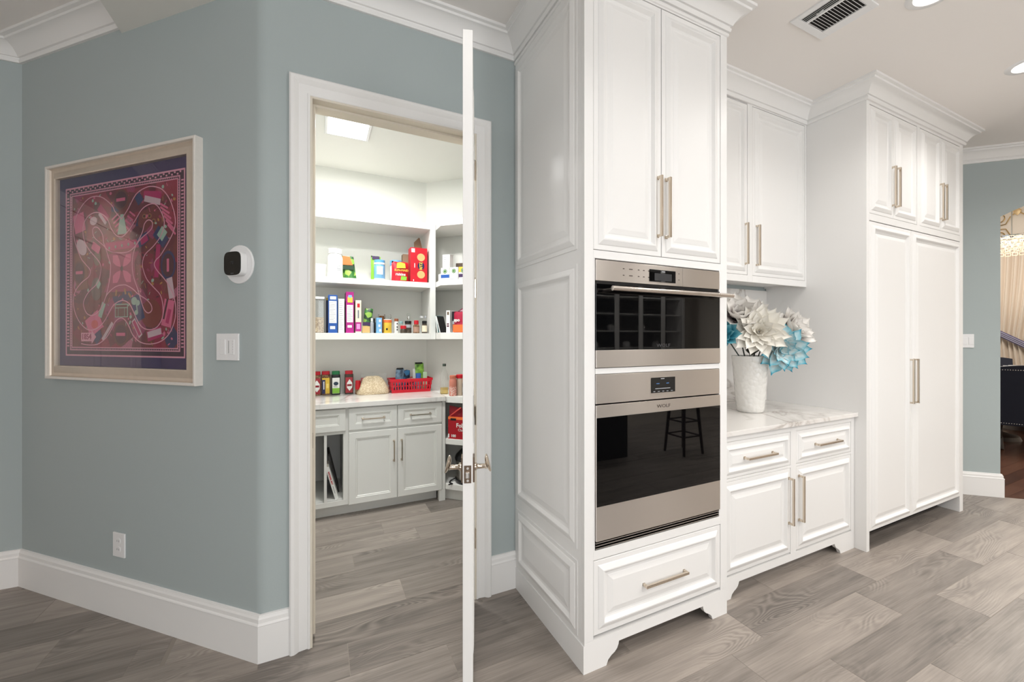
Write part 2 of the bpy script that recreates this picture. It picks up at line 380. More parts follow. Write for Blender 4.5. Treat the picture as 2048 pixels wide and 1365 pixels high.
struct(MB().box(4.6, 12.6, 5, 5.1, 0, 4.4).obj('wall_dining_left', DINW))
struct(MB().box(7.2, 12.6, -.4, -.3, 0, 4.4).obj('wall_dining_right', DINW))
struct(MB().prism([(3.4, 3.55), (7.25, -.3), (12.6, -.3), (12.6, 5.1), (3.4, 5.1)], XY, 4.4, 4.5).obj('ceiling_dining', DINW))
# crown mouldings
CR = [(0, 2.985), (.012, 2.985), (.016, 2.994), (.016, 3.002), (.010, 3.006), (.012, 3.012), (.020, 3.014), (.028, 3.03), (.044, 3.052), (.066, 3.068), (.082, 3.072), (.084, 3.083), (.10, 3.086), (.10, CZ), (0, CZ)]
KP = [(-4, 3.472), (-1.526, 3.472), (-.234, 2.18), (.99, 2.18), (.99, 1.476), (1.866, 1.476), (1.866, 1.859), (3.212, 1.859), (3.212, 1.476), (4.69, 1.476), (4.69, 2.15), (7.1, -.26)]
struct(MB().sweep(KP, CR, lo=0, hi=1).obj('trim_1', TRIM, smooth=True, ang=25))
struct(MB().sweep(KP, CR, lo=1, hi=2).obj('trim_2', TRIM, smooth=True, ang=25))
struct(MB().sweep(KP, CR, lo=2, hi=3).obj('trim_3', TRIM, smooth=True, ang=25))
struct(MB().sweep(KP, CR, lo=10, hi=11).obj('trim_4', TRIM, smooth=True, ang=25))
# baseboards
BB = [(0, 0), (.018, 0), (.018, .160), (.020, .163), (.018, .168), (.014, .172), (.014, .188), (.010, .196), (.008, .204), (0, .206)]
BP = [(-4, 3.472), (-1.526, 3.472), (-.234, 2.18), (-.123, 2.18)]
for k, n in enumerate(('baseboard_far', 'baseboard_left', 'baseboard_back')): struct(MB().sweep(BP, BB, lo=k, hi=k+1).obj(n, TRIM))
struct(MB().sweep([(.838, 2.18), (.990, 2.18)], BB).obj('baseboard_side', TRIM))
struct(MB().sweep([(4.70, 2.14), (5.388, 1.452), (5.388+.15*R2, 1.452+.15*R2)], BB).obj('baseboard_right', TRIM))
# pantry doorway: casing, jamb and stops
CAS = [(0, 0), (0, .012), (.004, .017), (.011, .017), (.014, .012), (.02, .012), (.048, .016), (.058, .025), (.066, .030), (.078, .030), (.085, .024), (.085, 0)]
struct(MB().sweep([(-.038, 0), (-.038, 2.518), (.753, 2.518), (.753, 0)], CAS, fn=lambda x, y, o: (x, 2.18-o, y), side=-1).obj('trim_5', TRIM, smooth=True, ang=25))
jb = MB().box(-.05, -.031, 2.165, 2.31, 0, 2.53).box(.745, .765, 2.165, 2.31, 0, 2.53).box(-.031, .745, 2.165, 2.31, 2.511, 2.53)
jb.box(-.031, -.020, 2.215, 2.255, .03, 2.511).box(.734, .745, 2.215, 2.255, .03, 2.511).box(-.02, .734, 2.215, 2.255, 2.500, 2.511)
j_ = struct(jb.obj('trim_6', JAMB, bevel=.001))
bx('strike_plate', BRONZE, j_, -.0312, -.0295, 2.172, 2.20, .91, .975)

# the open pantry door, seen on its latch edge
dr = struct(bpy.data.objects.new('door_1', None)); COL.objects.link(dr)
dr.location = (.735, 2.150, 0); dr.rotation_euler = (0, 0, math.atan2(-.9445, -.3285))
DL, DT = .775, .035
PD = [(0, .0), (.012, -.006), (.022, -.006), (.05, -.002)]
lf = MB().box(.002, DL, -DT, 0, .012, 2.505); lf.obj('door_leaf', TRIM, dr, bevel=.0015)
for z0, z1 in ((.22, 1.02), (1.20, 2.36)):
    for y, n in ((.0, 1), (-DT, -1)):
        MB().panel((.11, y, z0) if n > 0 else (DL-.11, y, z0), (n, 0, 0), (0, 0, 1), (0, n, 0), DL-.22, z1-z0, [(0, -.001), (0, .002), (.02, .004), (.03, -.0005+.001), (.05, .002)]).obj('door_panel', TRIM, dr)
for s, y in ((1, 0), (-1, -DT)):
    h = MB()
    h.box(DL-.088, DL-.034, min(y, y+s*.007), max(y, y+s*.007), .895, .985)
    hp = h.obj('door_handle', BRONZE, dr, bevel=.001)
    x0 = DL-.061; z0 = .945
    k = MB().tube([(x0, y+s*.006, z0), (x0, y+s*.012, z0), (x0, y+s*.016, z0), (x0, y+s*.02, z0), (x0, y+s*.045, z0), (x0, y+s*.05, z0)], [.015, .015, .0105, .009, .009, .012], 14)
    k.obj('spindle', NICKEL, hp, smooth=True)
    kn = MB(); prof = [(0, -1)]+[(math.sin(PI*q/10), -math.cos(PI*q/10)) for q in range(1, 10)]+[(0, 1)]
    vs0 = len(kn.v); kn.lathe(prof, n=18)
    kn.v = [(x0+p[0]*.022, y+s*(.053+p[1]*.0085-p[2]*.008+abs(p[2])**2*.004), z0+.012+p[2]*.033) for p in kn.v]
    kn.obj('knob', NICKEL, hp, smooth=True)
lp = bx('latch_plate', BRONZE, dr, DL-.001, DL+.0015, -.030, -.005, .905, .967)
bx('latch_bolt', CHROME, lp, DL, DL+.012, -.025, -.012, .924, .946, .002)
for z in (.957, .914): MB().cyl((DL+.001, -.0175, z), (DL+.0025, -.0175, z), .0045, 12).obj('screw', CHROME, lp)
for z in (2.31, 1.68, 1.0, .34):
    h = MB().cyl((.004, .006, z-.05), (.004, .006, z+.05), .0065, 10)
    h.cyl((.004, .006, z+.05), (.004, .006, z+.058), .004, 8)
    h.box(.004, .034, -.0005, .002, z-.048, z+.048).obj('hinge', NICKEL, dr)
# unseen white double door, added for its bright reflection in the picture glass
d2 = struct(bpy.data.objects.new('reflection_door', None)); COL.objects.link(d2); d2.location = (-2.55, 3.472, 0)
CAS2 = [(0, 0), (0, .014), (.02, .014), (.06, .026), (.085, .026), (.085, 0)]
MB().sweep([(-.7, 0), (-.7, 2.3), (.7, 2.3), (.7, 0)], CAS2, fn=lambda x, y, o: (x, -o, y), side=-1).obj('door_casing', TRIM, d2)
for q in (0, 1):
    MB().box(-.695+q*.7, -.005+q*.7, -.012, 0, .01, 2.295).panel((-.60+q*.7, -.012, .2), (1, 0, 0), (0, 0, 1), (0, -1, 0), .5, 1.95, [(0, 0), (.02, .01), (.03, .002), (.06, .004)]).obj('door_leaf', TRIM, d2)

# ------------------------------------------------------------------ cabinets
DOORP = [(0, -.02), (0, -.003), (.002, -.001), (.022, -.001), (.025, .002), (.044, .011), (.049, .011), (.060, -.003), (.067, -.005), (.075, -.005), (.079, -.003), (.100, .003)]
DRAWP = [(0, -.02), (0, -.003), (.002, -.001), (.018, -.001), (.021, .002), (.036, .010), (.040, .010), (.048, -.003), (.053, -.005), (.059, -.005), (.062, -.004), (.076, .002)]
def front(name, m, parent, x0, x1, z0, z1, y, prof=DOORP, bevel=0):
    return MB().panel((x0, y, z0), (1, 0, 0), (0, 0, 1), (0, -1, 0), x1-x0, z1-z0, prof).obj(name, m, parent, bevel=bevel)
def pull(parent, c, L, vert, y, m=NICKEL, w=.0115, out=.034, name='handle'):
    x, z = c; b = MB()
    def seg(a0, a1, yy0, yy1, ww):
        if vert: b.box(x-ww/2, x+ww/2, yy0, yy1, z+a0, z+a1)
        else: b.box(x+a0, x+a1, yy0, yy1, z-ww/2, z+ww/2)
    seg(-L/2, L/2, y-out, y-out+w, w)
    for s in (-1, 1):
        a = s*(L/2-w/2)
        seg(a-w/2, a+w/2, y-out+w, y, w)
        seg(a-.008, a+.008, y-.005, y, .016)
    return b.obj(name, m, parent, bevel=.0012)
def apron(name, m, parent, x0, x1, fl_, fr_, zt, y, th=.022, zb=.085, fw=.07):
    # bottom rail with two scrolled feet; fl_, fr_: inner ends of the feet on the floor
    def sc(xf, s): return [(xf, 0), (xf+s*.010, .022), (xf+s*.028, .036), (xf+s*.045, .044), (xf+s*.058, .056), (xf+s*.066, .072), (xf+s*.068, zb)]
    p = [(x0, 0)]+sc(fl_, 1)+sc(fr_, -1)[::-1]+[(x1, 0), (x1, zt), (x0, zt)]
    return MB().prism(p, XZ, y, y+th).obj(name, m, parent)
SP = [(0, -.002), (0, .003), (.018, .003), (.022, .006), (.042, .013), (.047, .013), (.060, .002), (.068, .001), (.074, .001), (.078, .002), (.104, .006)]

# --- oven tower
TY = 1.476; TW = (.990, 1.866)
tw = thing('oven_cabinet', 'tall white cabinet with raised side panels that holds the two steel ovens', 'cabinet', (TW[0], TY, 0))
ox, oy = TW[0], TY
Lx = lambda x: x-ox
cb = MB().box(0, .02, .022, .70, 0, 2.99).box(.856, .876, .02, .70, 0, 2.99).box(.02, .856, .69, .70, .1, 2.99)
for z in (.12, .475, 1.765, 2.97): cb.box(.02, .856, .03, .69, z, z+.018)
cb.box(.02, .856, .5, .51, 0, .12)
cb.obj('carcass', WHITE, tw)
ff = MB().box(0, .046, 0, .022, .13, 2.99).box(.829, .876, 0, .022, .13, 2.99).box(.046, .829, 0, .022, 2.956, 2.99).box(.046, .829, 0, .022, 1.757, 1.792).box(.046, .829, 0, .022, .468, .508)
ff.box(.046, .054, 0, .021, .508, 1.757).box(.818, .829, 0, .022, .508, 1.757)
ff.obj('face_frame', WHITE, tw, bevel=.0012)
apron('base_rail', WHITE, tw, 0, .876, Lx(1.104), Lx(1.761), .13, 0)
for z0, z1, y0, y1 in ((1.800, 2.945, 1.530, 2.162), (.505, 1.738, 1.530, 2.158), (.134, .456, 1.525, 2.150)):
    MB().panel((0, y1-oy, z0), (0, -1, 0), (0, 0, 1), (-1, 0, 0), y1-y0, z1-z0, SP).obj('side_panel', WHITE, tw)
MB().box(-.004, 0, .0, .70, 0, .118).obj('base_skirt', WHITE, tw)
CRL = lambda lo, hi, o: MB().sweep([(p[0]-o[0], p[1]-o[1]) for p in KP], CR, lo=lo, hi=hi)
CRL(3, 6, (ox, oy)).obj('crown_molding', WHITE, tw, smooth=True, ang=25)
MB().sweep([(0, .70), (0, 0), (.876, 0), (.876, .383)], [(0, 2.962), (.006, 2.964), (.008, 2.972), (.006, 2.98), (0, 2.985)]).obj('frieze_bead', WHITE, tw)
for x0, x1, hx in ((1.038, 1.419, 1.394), (1.423, 1.817, 1.447)):
    d = front('door', WHITE, tw, Lx(x0), Lx(x1), 1.795, 2.953, 0)
    pull(d, (Lx(hx), 2.022), .28, True, 0)
d = front('drawer', WHITE, tw, .048, .827, .146, .464, 0)
pull(d, (Lx(1.435), .297), .262, False, .002)

# --- ovens built into the tower
OX0, OX1 = 1.0455, 1.8065
def screen(parent, x0, x1, z0, z1, y, name='display'): return bx(name, BLACKGL, parent, x0, x1, y-.002, y+.004, z0, z1)
ov = thing('speed_oven', 'upper steel oven with dark glass drop door and long round bar handle', 'oven', (1.426, TY, 1.287), group='built-in steel ovens')
a, b_ = OX0-1.426, OX1-1.426
bx('housing', DARK, ov, a+.006, b_-.006, .03, .42, .006, .462)
cpn = bx('control_panel', STEEL, ov, a, 1.551-1.4265, -.004, .03, .375, .464, .001)
bx('side_cover', STEEL, ov, 1.5525-1.426, b_, -.004, .03, .375, .464, .001)
screen(cpn, 1.343-1.426, 1.503-1.426, .388, .444, -.004)
bx('display_window', mat('grey_screen', (58, 58, 60), .2), cpn, 1.372-1.426, 1.478-1.426, -.0065, -.006, .394, .428)
ics = MB()
for x in (1.19, 1.225, 1.275, 1.305, 1.335):
    for z in (.404, .433): ics.box(x-1.426, x-1.426+(.02 if x in (1.225,) else .009), -.0046, -.004, z, z+.004)
for z in (.404, .433): ics.box(1.522-1.426, 1.530-1.426, -.0046, -.004, z, z+.003)
q = ics.obj('touch_icon', mat('icon_grey', (90, 82, 76), .4), cpn); q['kind'] = 'stuff'
bx('clock_line', GREY, cpn, -.010, .010, -.0068, -.006, .4345, .4385)
bx('vent_gap', DARK, ov, a+.002, b_-.002, .004, .03, .352, .375)
dg = bx('oven_door', BLACKGL, ov, a, b_, -.006, .028, .0772, .362, .001)
bx('steel_band', STEEL, dg, a, b_, -.008, .028, .002, .0768, .001)
text('WOLF', .022, mat('logo_ghost', (70, 70, 72), .4), dg, (0, -.0066, .094), sx=1.35)
hb = MB().cyl((1.087-1.426+.002, -.062, .338), (1.830-1.426, -.062, .338), .0105, 20)
for x in (1.12, 1.795): hb.cyl((x-1.426, -.006, .338), (x-1.426, -.06, .338), .008, 12)
hb.obj('bar_handle', mat('satin_steel_bar', (214, 206, 198), .22, 1), dg, smooth=True)
bx('filler_strip', WHITE, tw, Lx(OX0), Lx(OX1), -.001, .02, 1.262, 1.286)
ov2 = thing('wall_oven', 'lower steel single oven with blue lit display and vent slots along its foot', 'oven', (1.426, TY, .508), group='built-in steel ovens')
bx('housing', DARK, ov2, a+.006, b_-.006, .03, .42, .0, .752)
cp2 = bx('control_panel', STEEL, ov2, a, b_, -.004, .03, .626, .752, .001)
screen(cp2, 1.353-1.426, 1.500-1.426, .655, .725, -.004)
BLU = mat('display_blue', (70, 110, 160), .4, emit=.12)
for x, z, w_, h_, m in ((-.005, .719, .022, .004, GREY), (-.034, .697, .019, .004, BLU), (.026, .697, .016, .004, BLU), (-.004, .674, .092, .003, GREY)): bx('display_line', m, cp2, x-w_/2, x+w_/2, -.0068, -.006, z-h_/2, z+h_/2)
for q in range(5): bx('display_line', GREY, cp2, -.062+q*.027, -.050+q*.027, -.0068, -.006, .6595, .662)
d2o = bx('oven_door', STEEL, ov2, a, b_, -.008, .03, .040, .621, .001)
bx('door_glass', BLACKGL, d2o, a+.002, b_-.002, -.0092, -.006, .188, .567)
text('WOLF', .022, mat('logo_dark', (86, 76, 70), .4), d2o, (0, -.0086, .592), sx=1.35)
for q, z in enumerate((.030, .0185, .007)): bx('vent_slat', STEEL, ov2, a+.001, b_-.001, -.003, .03, z, z+.003)
bx('vent_gap', BLACK, ov2, a+.001, b_-.001, .006, .03, .0, .04)

# --- low cabinet beside the tower
LY = 1.546
lc = thing('base_cabinet', 'low white cabinet with two drawers over two doors under marble top', 'cabinet', (1.868, LY, 0))
lx = lambda x: x-1.868
LW = 3.210-1.868
MB().box(0, LW, .022, .61, .10, .885).box(0, LW, .09, .10, 0, .10).obj('carcass', WHITE, lc)
ff = MB().box(0, .05, 0, .022, .12, .888).box(lx(2.513), lx(2.566), 0, .022, .12, .888).box(lx(3.170), LW, 0, .022, .12, .888)
for x0, x1 in ((.05, lx(2.513)), (lx(2.566), lx(3.170))): ff.box(x0, x1, 0, .022, .853, .888).box(x0, x1, 0, .022, .638, .652)
ff.obj('face_frame', WHITE, lc, bevel=.001)
apron('base_rail', WHITE, lc, 0, LW, lx(1.985), lx(3.045), .12, 0, zb=.078)
for x0, x1, hx, dx in ((1.920, 2.511, 2.215, 2.490), (2.568, 3.168, 2.880, 2.592)):
    d = front('drawer', WHITE, lc, lx(x0), lx(x1), .654, .851, 0, DRAWP); pull(d, (lx(hx), .752), .255, False, 0, out=.038)
    d = front('door', WHITE, lc, lx(x0), lx(x1), .130, .636, 0); pull(d, (lx(dx), .445), .278, True, 0, out=.038)
ct = tag(MB().box(1.868, 3.211, 1.522, 2.168, .888, .914).obj('countertop', MARBLE, bevel=.002), 'white marble countertop with faint grey veins under the flower vase', 'countertop')
tag(MB().box(1.868, 3.211, 2.168, 2.1795, .914, 1.79).obj('backsplash', marble('backsplash_marble', .8)), 'white marble backsplash on the wall behind the flower vase', 'backsplash')
# --- wall cabinet above
UY = 1.859
uc = thing('wall_cabinet', 'white wall cabinet with two raised-panel doors above the flower vase', 'cabinet', (1.868, UY, 1.79))
UW = 3.211-1.868
cbm = MB().box(0, .02, .022, .318, .02, 1.2).box(UW-.02, UW, .022, .318, .02, 1.2).box(.02, UW-.02, .022, .318, .03, .05).box(.02, UW-.02, .022, .318, 1.17, 1.2).box(.02, UW-.02, .3, .318, .05, 1.17).box(.02, UW-.02, .04, .3, .55, .57)
cbm.obj('carcass', WHITE, uc)
ff = MB().box(0, .065, 0, .022, 0, 1.2).box(lx(2.553), lx(2.602), 0, .022, 0, 1.2).box(lx(3.193), UW, 0, .022, 0, 1.2).box(.065, lx(2.553), 0, .022, 1.192, 1.2)
for x0, x1 in ((.065, lx(2.553)), (lx(2.602), lx(3.193))): ff.box(x0, x1, 0, .022, 0, .045).box(x0, x1, 0, .022, 1.19, 1.21)
ff.obj('face_frame', WHITE, uc, bevel=.001)
for x0, x1, hx in ((1.935, 2.551, 2.520), (2.604, 3.191, 2.640)):
    d = front('door', WHITE, uc, lx(x0), lx(x1), .047, 1.188, 0); pull(d, (lx(hx), .25), .275, True, 0)
CRL(6, 7, (1.868, UY)).obj('crown_molding', WHITE, uc, smooth=True, ang=25, loc=(0, 0, -1.79))
# --- refrigerator surround
FX0, FX1 = 3.212, 4.690
fc = thing('refrigerator_cabinet', 'tall white surround with four small doors above the hidden refrigerator', 'cabinet', (FX0, TY, 0))
fx = lambda x: x-FX0
FW = FX1-FX0
MB().box(0, .036, 0, .70, 0, 2.99).box(FW-.06, FW, 0, .70, 0, 2.99).box(.036, FW-.06, .022, .70, 2.2, 2.235).box(.036, FW-.06, .022, .70, 2.955, 2.99).box(.036, FW-.06, .68, .70, .1, 2.955).obj('carcass', WHITE, fc, bevel=.001)
ff = MB().box(.036, FW-.06, 0, .022, 2.968, 2.99).box(.036, FW-.055, 0, .022, 2.197, 2.243).box(fx(3.907), fx(3.949), 0, .022, 2.243, 2.968)
ff.obj('face_frame', WHITE, fc, bevel=.001)
for x0, x1, hx in ((3.251, 3.560, 3.531), (3.563, 3.904, 3.592), (3.952, 4.285, 4.256), (4.288, 4.633, 4.317)):
    d = front('door', WHITE, fc, fx(x0), fx(x1), 2.246, 2.965, 0); pull(d, (fx(hx), 2.462), .275, True, 0)
CRL(7, 10, (FX0, TY)).obj('crown_molding', WHITE, fc, smooth=True, ang=25)
rf = thing('refrigerator', 'built-in refrigerator behind two tall white panelled doors with paired handles', 'refrigerator', (3.25, TY, .0))
rx = lambda x: x-3.25
bx('housing', mat('dark_interior', (60, 58, 56), .6), rf, .002, rx(4.628), .022, .66, .115, 2.194)
for x0, x1, hx in ((3.251, 3.815, 3.783), (3.819, 4.630, 3.853)):
    d = front('door', WHITE, rf, rx(x0), rx(x1), .128, 2.192, 0); pull(d, (rx(hx), 1.103), .32, True, 0)
MB().box(.002, rx(4.628), .14, .16, 0, .115).obj('toe_kick', BLACK, rf)

# ------------------------------------------------------------------ things on the walls and ceiling
A0 = Vector((-1.526, 3.472)); WD = Vector((R2, -R2)); RZ = -PI/4
def on_left(s, z, off=0): p = A0+WD*s; return (p.x-R2*off, p.y-R2*off, z)
pic = thing('framed_picture', 'framed purple and crimson scarf print in a white and champagne frame', 'picture', on_left(.888, 1.770), RZ)
FWD, FHT, FD = 1.166, 1.150, .036
FR = [(0, 0), (0, .026), (.010, .030), (.048, .012+.002), (.056, .020), (.060, FD-.004), (.066, FD), (.072, FD), (.074, FD-.002), (.074, 0)]
def rectsweep(hw, hh, prof): # profile offset outward from the inner edge
    m = MB(); q = len(prof); vs = []
    for sx, sz in ((-1, -1), (1, -1), (1, 1), (-1, 1)):
        for o, d in prof: vs.append((sx*(hw+o), -d, sz*(hh+o)))
    return m.add(vs, [(k*q+j, ((k+1) % 4)*q+j, ((k+1) % 4)*q+(j+1) % q, k*q+(j+1) % q) for k in range(4) for j in range(q)])
ihw, ihh = FWD/2-.072, FHT/2-.072
CHAMP = mat('champagne_leaf', (212, 199, 184), .36, .5, vary=.06, vscale=30)
rectsweep(ihw, ihh, [(0, 0), (0, .024), (.004, .027), (.010, .026), (.040, .013), (.054, .016), (.058, .022), (.058, 0)]).obj('inner_frame', CHAMP, pic, smooth=True, ang=35)
rectsweep(ihw+.058, ihh+.058, [(0, 0), (0, FD-.003), (.002, FD), (.011, FD), (.014, FD-.002), (.014, 0)]).obj('outer_frame', mat('white_wash_wood', (226, 221, 214), .5, vary=.05, vscale=60), pic)
bx('mat_board', mat('deep_purple_mat', (50, 34, 84), .7), pic, -ihw, ihw, -.006, -.001, -ihh, ihh)
bx('glazing', PICGL, pic, -ihw, ihw, -.0165, -.015, -ihh, ihh)
def scarf_mat():
    m, nt, b, N = nodes('scarf_print'); b.inputs['Roughness'].default_value = .8
    tc = N('TexCoord'); v = N('TexVoronoi'); v.inputs['Scale'].default_value = 12; v.inputs['Randomness'].default_value = .9
    mp = N('Mapping'); mp.inputs['Scale'].default_value = (1, 0, 1); nt.links.new(tc.outputs['Object'], mp.inputs[0]); nt.links.new(mp.outputs[0], v.inputs['Vector'])
    sp = N('SeparateColor'); nt.links.new(v.outputs['Color'], sp.inputs[0])
    rp = ramp(nt, [(0, (104, 14, 40)), (.22, (134, 16, 48)), (.4, (116, 34, 36)), (.55, (146, 20, 58)), (.68, (92, 16, 36)), (.82, (38, 38, 88)), (.86, (150, 46, 92)), (.95, (176, 92, 120))]); rp.color_ramp.interpolation = 'CONSTANT'
    nt.links.new(sp.outputs[0], rp.inputs[0])
    ck = N('TexChecker'); ck.inputs['Scale'].default_value = 130; ck.inputs[1].default_value = (1, 1, 1, 1); ck.inputs[2].default_value = (.62, .62, .62, 1); nt.links.new(tc.outputs['Object'], ck.inputs[0])
    mx = N('Mix'); mx.data_type = 'RGBA'; mx.blend_type = 'MULTIPLY'; mx.inputs[0].default_value = .6
    nt.links.new(rp.outputs[0], mx.inputs[6]); nt.links.new(ck.outputs[0], mx.inputs[7]); nt.links.new(mx.outputs[2], b.inputs['Base Color'])
    return m
SX = -.028                    # print offset inside the frame
def rect(x0, x1, z0, z1): return [(x0, z0), (x1, z0), (x1, z1), (x0, z1)]
PINKL = paint(216, 150, 170, .8)
bxs = MB().box(-.425+SX-.0, .505+SX, -.0075, -.006, -.450, .448).obj('scarf', paint(58, 26, 50, .8), pic)
flat([(x+SX, z) for x, z in rect(-.368, .452, -.402, .400)], scarf_mat(), 'print_field', bxs, -.0075)
# straight borders, checks and teeth
bd = MB()
def ring(x0, x1, z0, z1, w, y=-.0082):
    for a in ((x0, x1, z0, z0+w), (x0, x1, z1-w, z1), (x0, x0+w, z0+w, z1-w), (x1-w, x1, z0+w, z1-w)): bd.box(a[0]+SX, a[1]+SX, y-.0004, y+.0007, a[2], a[3])
ring(-.425, .505, -.450, .448, .008); ring(-.387, .470, -.420, .418, .005); ring(-.374, .457, -.407, .405, .005)
for k in range(66): bd.box(-.385+k*.013+SX, -.382+k*.013+SX, -.0086, -.0078, .407, .416); bd.box(-.385+k*.013+SX, -.382+k*.013+SX, -.0086, -.0078, -.418, -.409)
for k in range(63):
    for x in (-.384, .460): bd.box(x+SX, x+.009+SX, -.0086, -.0078, -.41+k*.013, -.407+k*.013)
for k in range(46): bd.box(-.41+k*.0195+SX, -.400+k*.0195+SX, -.0086, -.0076, .422+.009*(k % 2), .430+.009*(k % 2))
for k in range(48):
    bd.box(.478+SX, .494+SX, -.0086, -.0076, -.40+k*.0168, -.393+k*.0168); bd.box(-.412+SX, -.396+SX, -.0086, -.0076, -.40+k*.0168, -.393+k*.0168)
o_ = bd.obj('print_border', PINKL, bxs); o_['kind'] = 'stuff'
OUT_R = [(0.044, 0.246), (0.096, 0.294), (0.154, 0.359), (0.225, 0.384), (0.281, 0.384), (0.349, 0.361), (0.403, 0.305), (0.436, 0.229), (0.436, 0.175), (0.403, 0.119), (0.336, 0.046), (0.305, 0.027), (0.29, 0.003), (0.312, -0.028), (0.356, -0.064), (0.392, -0.1), (0.428, -0.155), (0.443, -0.213), (0.435, -0.272), (0.4, -0.33), (0.342, -0.369), (0.26, -0.384), (0.184, -0.374), (0.13, -0.339), (0.099, -0.293), (0.067, -0.262), (0.035, -0.253), (-0.005, -0.271), (-0.03, -0.302), (-0.062, -0.338), (-0.096, -0.364), (-0.154, -0.388), (-0.232, -0.391), (-0.288, -0.384)]
OUT_L = [(0.044, 0.246), (-0.008, 0.289), (-0.031, 0.321), (-0.1, 0.366), (-0.163, 0.383), (-0.227, 0.375), (-0.291, 0.336), (-0.341, 0.275), (-0.354, 0.211), (-0.337, 0.149), (-0.291, 0.07), (-0.249, 0.033), (-0.21, -0.001), (-0.223, -0.033), (-0.284, -0.062), (-0.337, -0.104), (-0.355, -0.152), (-0.346, -0.207), (-0.31, -0.262), (-0.258, -0.3), (-0.206, -0.314), (-0.146, -0.301), (-0.096, -0.27), (-0.054, -0.223), (-0.021, -0.188), (0.027, -0.168), (0.067, -0.167), (0.107, -0.186), (0.138, -0.227), (0.169, -0.273), (0.207, -0.304), (0.26, -0.314), (0.312, -0.3), (0.349, -0.256), (0.353, -0.202), (0.334, -0.147), (0.29, -0.111), (0.238, -0.069), (0.211, -0.023), (0.203, 0.013), (0.221, 0.055), (0.281, 0.091), (0.336, 0.138), (0.363, 0.2), (0.336, 0.261), (0.295, 0.297), (0.246, 0.298), (0.197, 0.279), (0.154, 0.236), (0.11, 0.193), (0.066, 0.163), (0.036, 0.156), (-0.001, 0.168), (-0.039, 0.205), (-0.062, 0.246), (-0.1, 0.279), (-0.163, 0.299), (-0.227, 0.285), (-0.267, 0.244), (-0.271, 0.189), (-0.251, 0.143), (-0.211, 0.1), (-0.129, 0.032), (-0.125, -0.021), (-0.154, -0.073), (-0.223, -0.113), (-0.262, -0.155), (-0.266, -0.187), (-0.24, -0.225), (-0.197, -0.237), (-0.146, -0.222), (-0.104, -0.18), (-0.079, -0.139), (-0.046, -0.114), (0.003, -0.092), (0.051, -0.087), (0.083, -0.09), (0.13, -0.11), (0.161, -0.131), (0.192, -0.147), (0.238, -0.169), (0.268, -0.195), (0.271, -0.22), (0.245, -0.232), (0.215, -0.213), (0.192, -0.168), (0.169, -0.116), (0.138, -0.054), (0.126, 0.002), (0.131, 0.055), (0.154, 0.105), (0.197, 0.139), (0.246, 0.163), (0.274, 0.184), (0.274, 0.212), (0.246, 0.224), (0.218, 0.207), (0.204, 0.171), (0.175, 0.131), (0.139, 0.096), (0.096, 0.078), (0.044, 0.076), (-0.008, 0.08), (-0.062, 0.095), (-0.1, 0.122), (-0.139, 0.145), (-0.179, 0.172), (-0.191, 0.208), (-0.171, 0.223), (-0.139, 0.213), (-0.108, 0.177), (-0.1, 0.137), (-0.085, 0.111), (-0.054, 0.046), (-0.042, 0.011), (-0.054, -0.067), (-0.079, -0.139)]
def smooth_line(P, n=3):
    out = []
    for k in range(len(P)-1):
        p0, p1, p2, p3 = P[max(k-1, 0)], P[k], P[k+1], P[min(k+2, len(P)-1)]
        for j in range(n):
            t = j/n; out.append(tuple(.5*(2*p1[i]+(p2[i]-p0[i])*t+(2*p0[i]-5*p1[i]+4*p2[i]-p3[i])*t*t+(3*p1[i]-p0[i]-3*p2[i]+p3[i])*t**3) for i in (0, 1)))
    return out+[P[-1]]
def ribbon(P, w, m, name, parent, y):
    P = smooth_line(P); mb = MB()
    mb.sweep([(p[0]+SX, p[1]) for p in P], [(-w/2, y), (w/2, y), (w/2, y-.0006), (-w/2, y-.0006)], fn=lambda x, z, yy: (x, yy, z)); return mb.obj(name, m, parent)
# colour patches of the print
def blob(cx, cz, rx_, rz_, n=20, rot=0, star=0):
    out = []
    for k in range(n):
        a = 2*PI*k/n; q = 1+star*math.cos(4*(a))
        x, z = rx_*q*math.cos(a), rz_*q*math.sin(a); out.append((cx+x*math.cos(rot)-z*math.sin(rot)+SX, cz+x*math.sin(rot)+z*math.cos(rot)))
    return out
def patch(pts, m, y=-.0083): return flat(pts, m, 'print_patch', bxs, y, .0004)
def qpatch(cx, cz, w, h_, rot, m, y=-.0084):
    c, s = math.cos(rot), math.sin(rot)
    return patch([(cx+x*c-z*s+SX, cz+x*s+z*c) for x, z in ((-w/2, -h_/2), (w/2, -h_/2), (w/2, h_/2), (-w/2, h_/2))], m, y)
p_rose, p_pink, p_mag, p_navy, p_brown, p_pale, p_mint, p_wine = [paint(*c, .8) for c in ((150, 44, 84), (205, 96, 132), (170, 22, 92), (38, 42, 92), (98, 46, 42), (196, 170, 178), (150, 176, 160), (72, 18, 38))]
patch([(x+SX, z) for x, z in ((-.085, .075), (.175, .075), (.14, .02), (.15, -.06), (.19, -.12), (-.10, -.12), (-.055, -.05), (-.05, .03))], p_rose)
for q in range(4):
    a = PI/4+q*PI/2; patch([(.044+SX+r_*math.cos(a+d), -.004+r_*math.sin(a+d)) for r_, d in ((.012, 0), (.045, -.42), (.078, -.33), (.100, 0), (.078, .33), (.045, .42))], p_pink, -.0087)
patch(blob(.044, -.004, .011, .014), p_wine, -.0091)
patch([(x+SX, z) for x, z in ((-.085, .135), (.17, .135), (.20, .115), (.17, .095), (-.07, .092), (-.10, .112))], p_mag, -.0083)
for q in range(5): patch(blob(-.055+q*.05, .106+.003*q, .006, .008, 8), p_mint, -.0088)
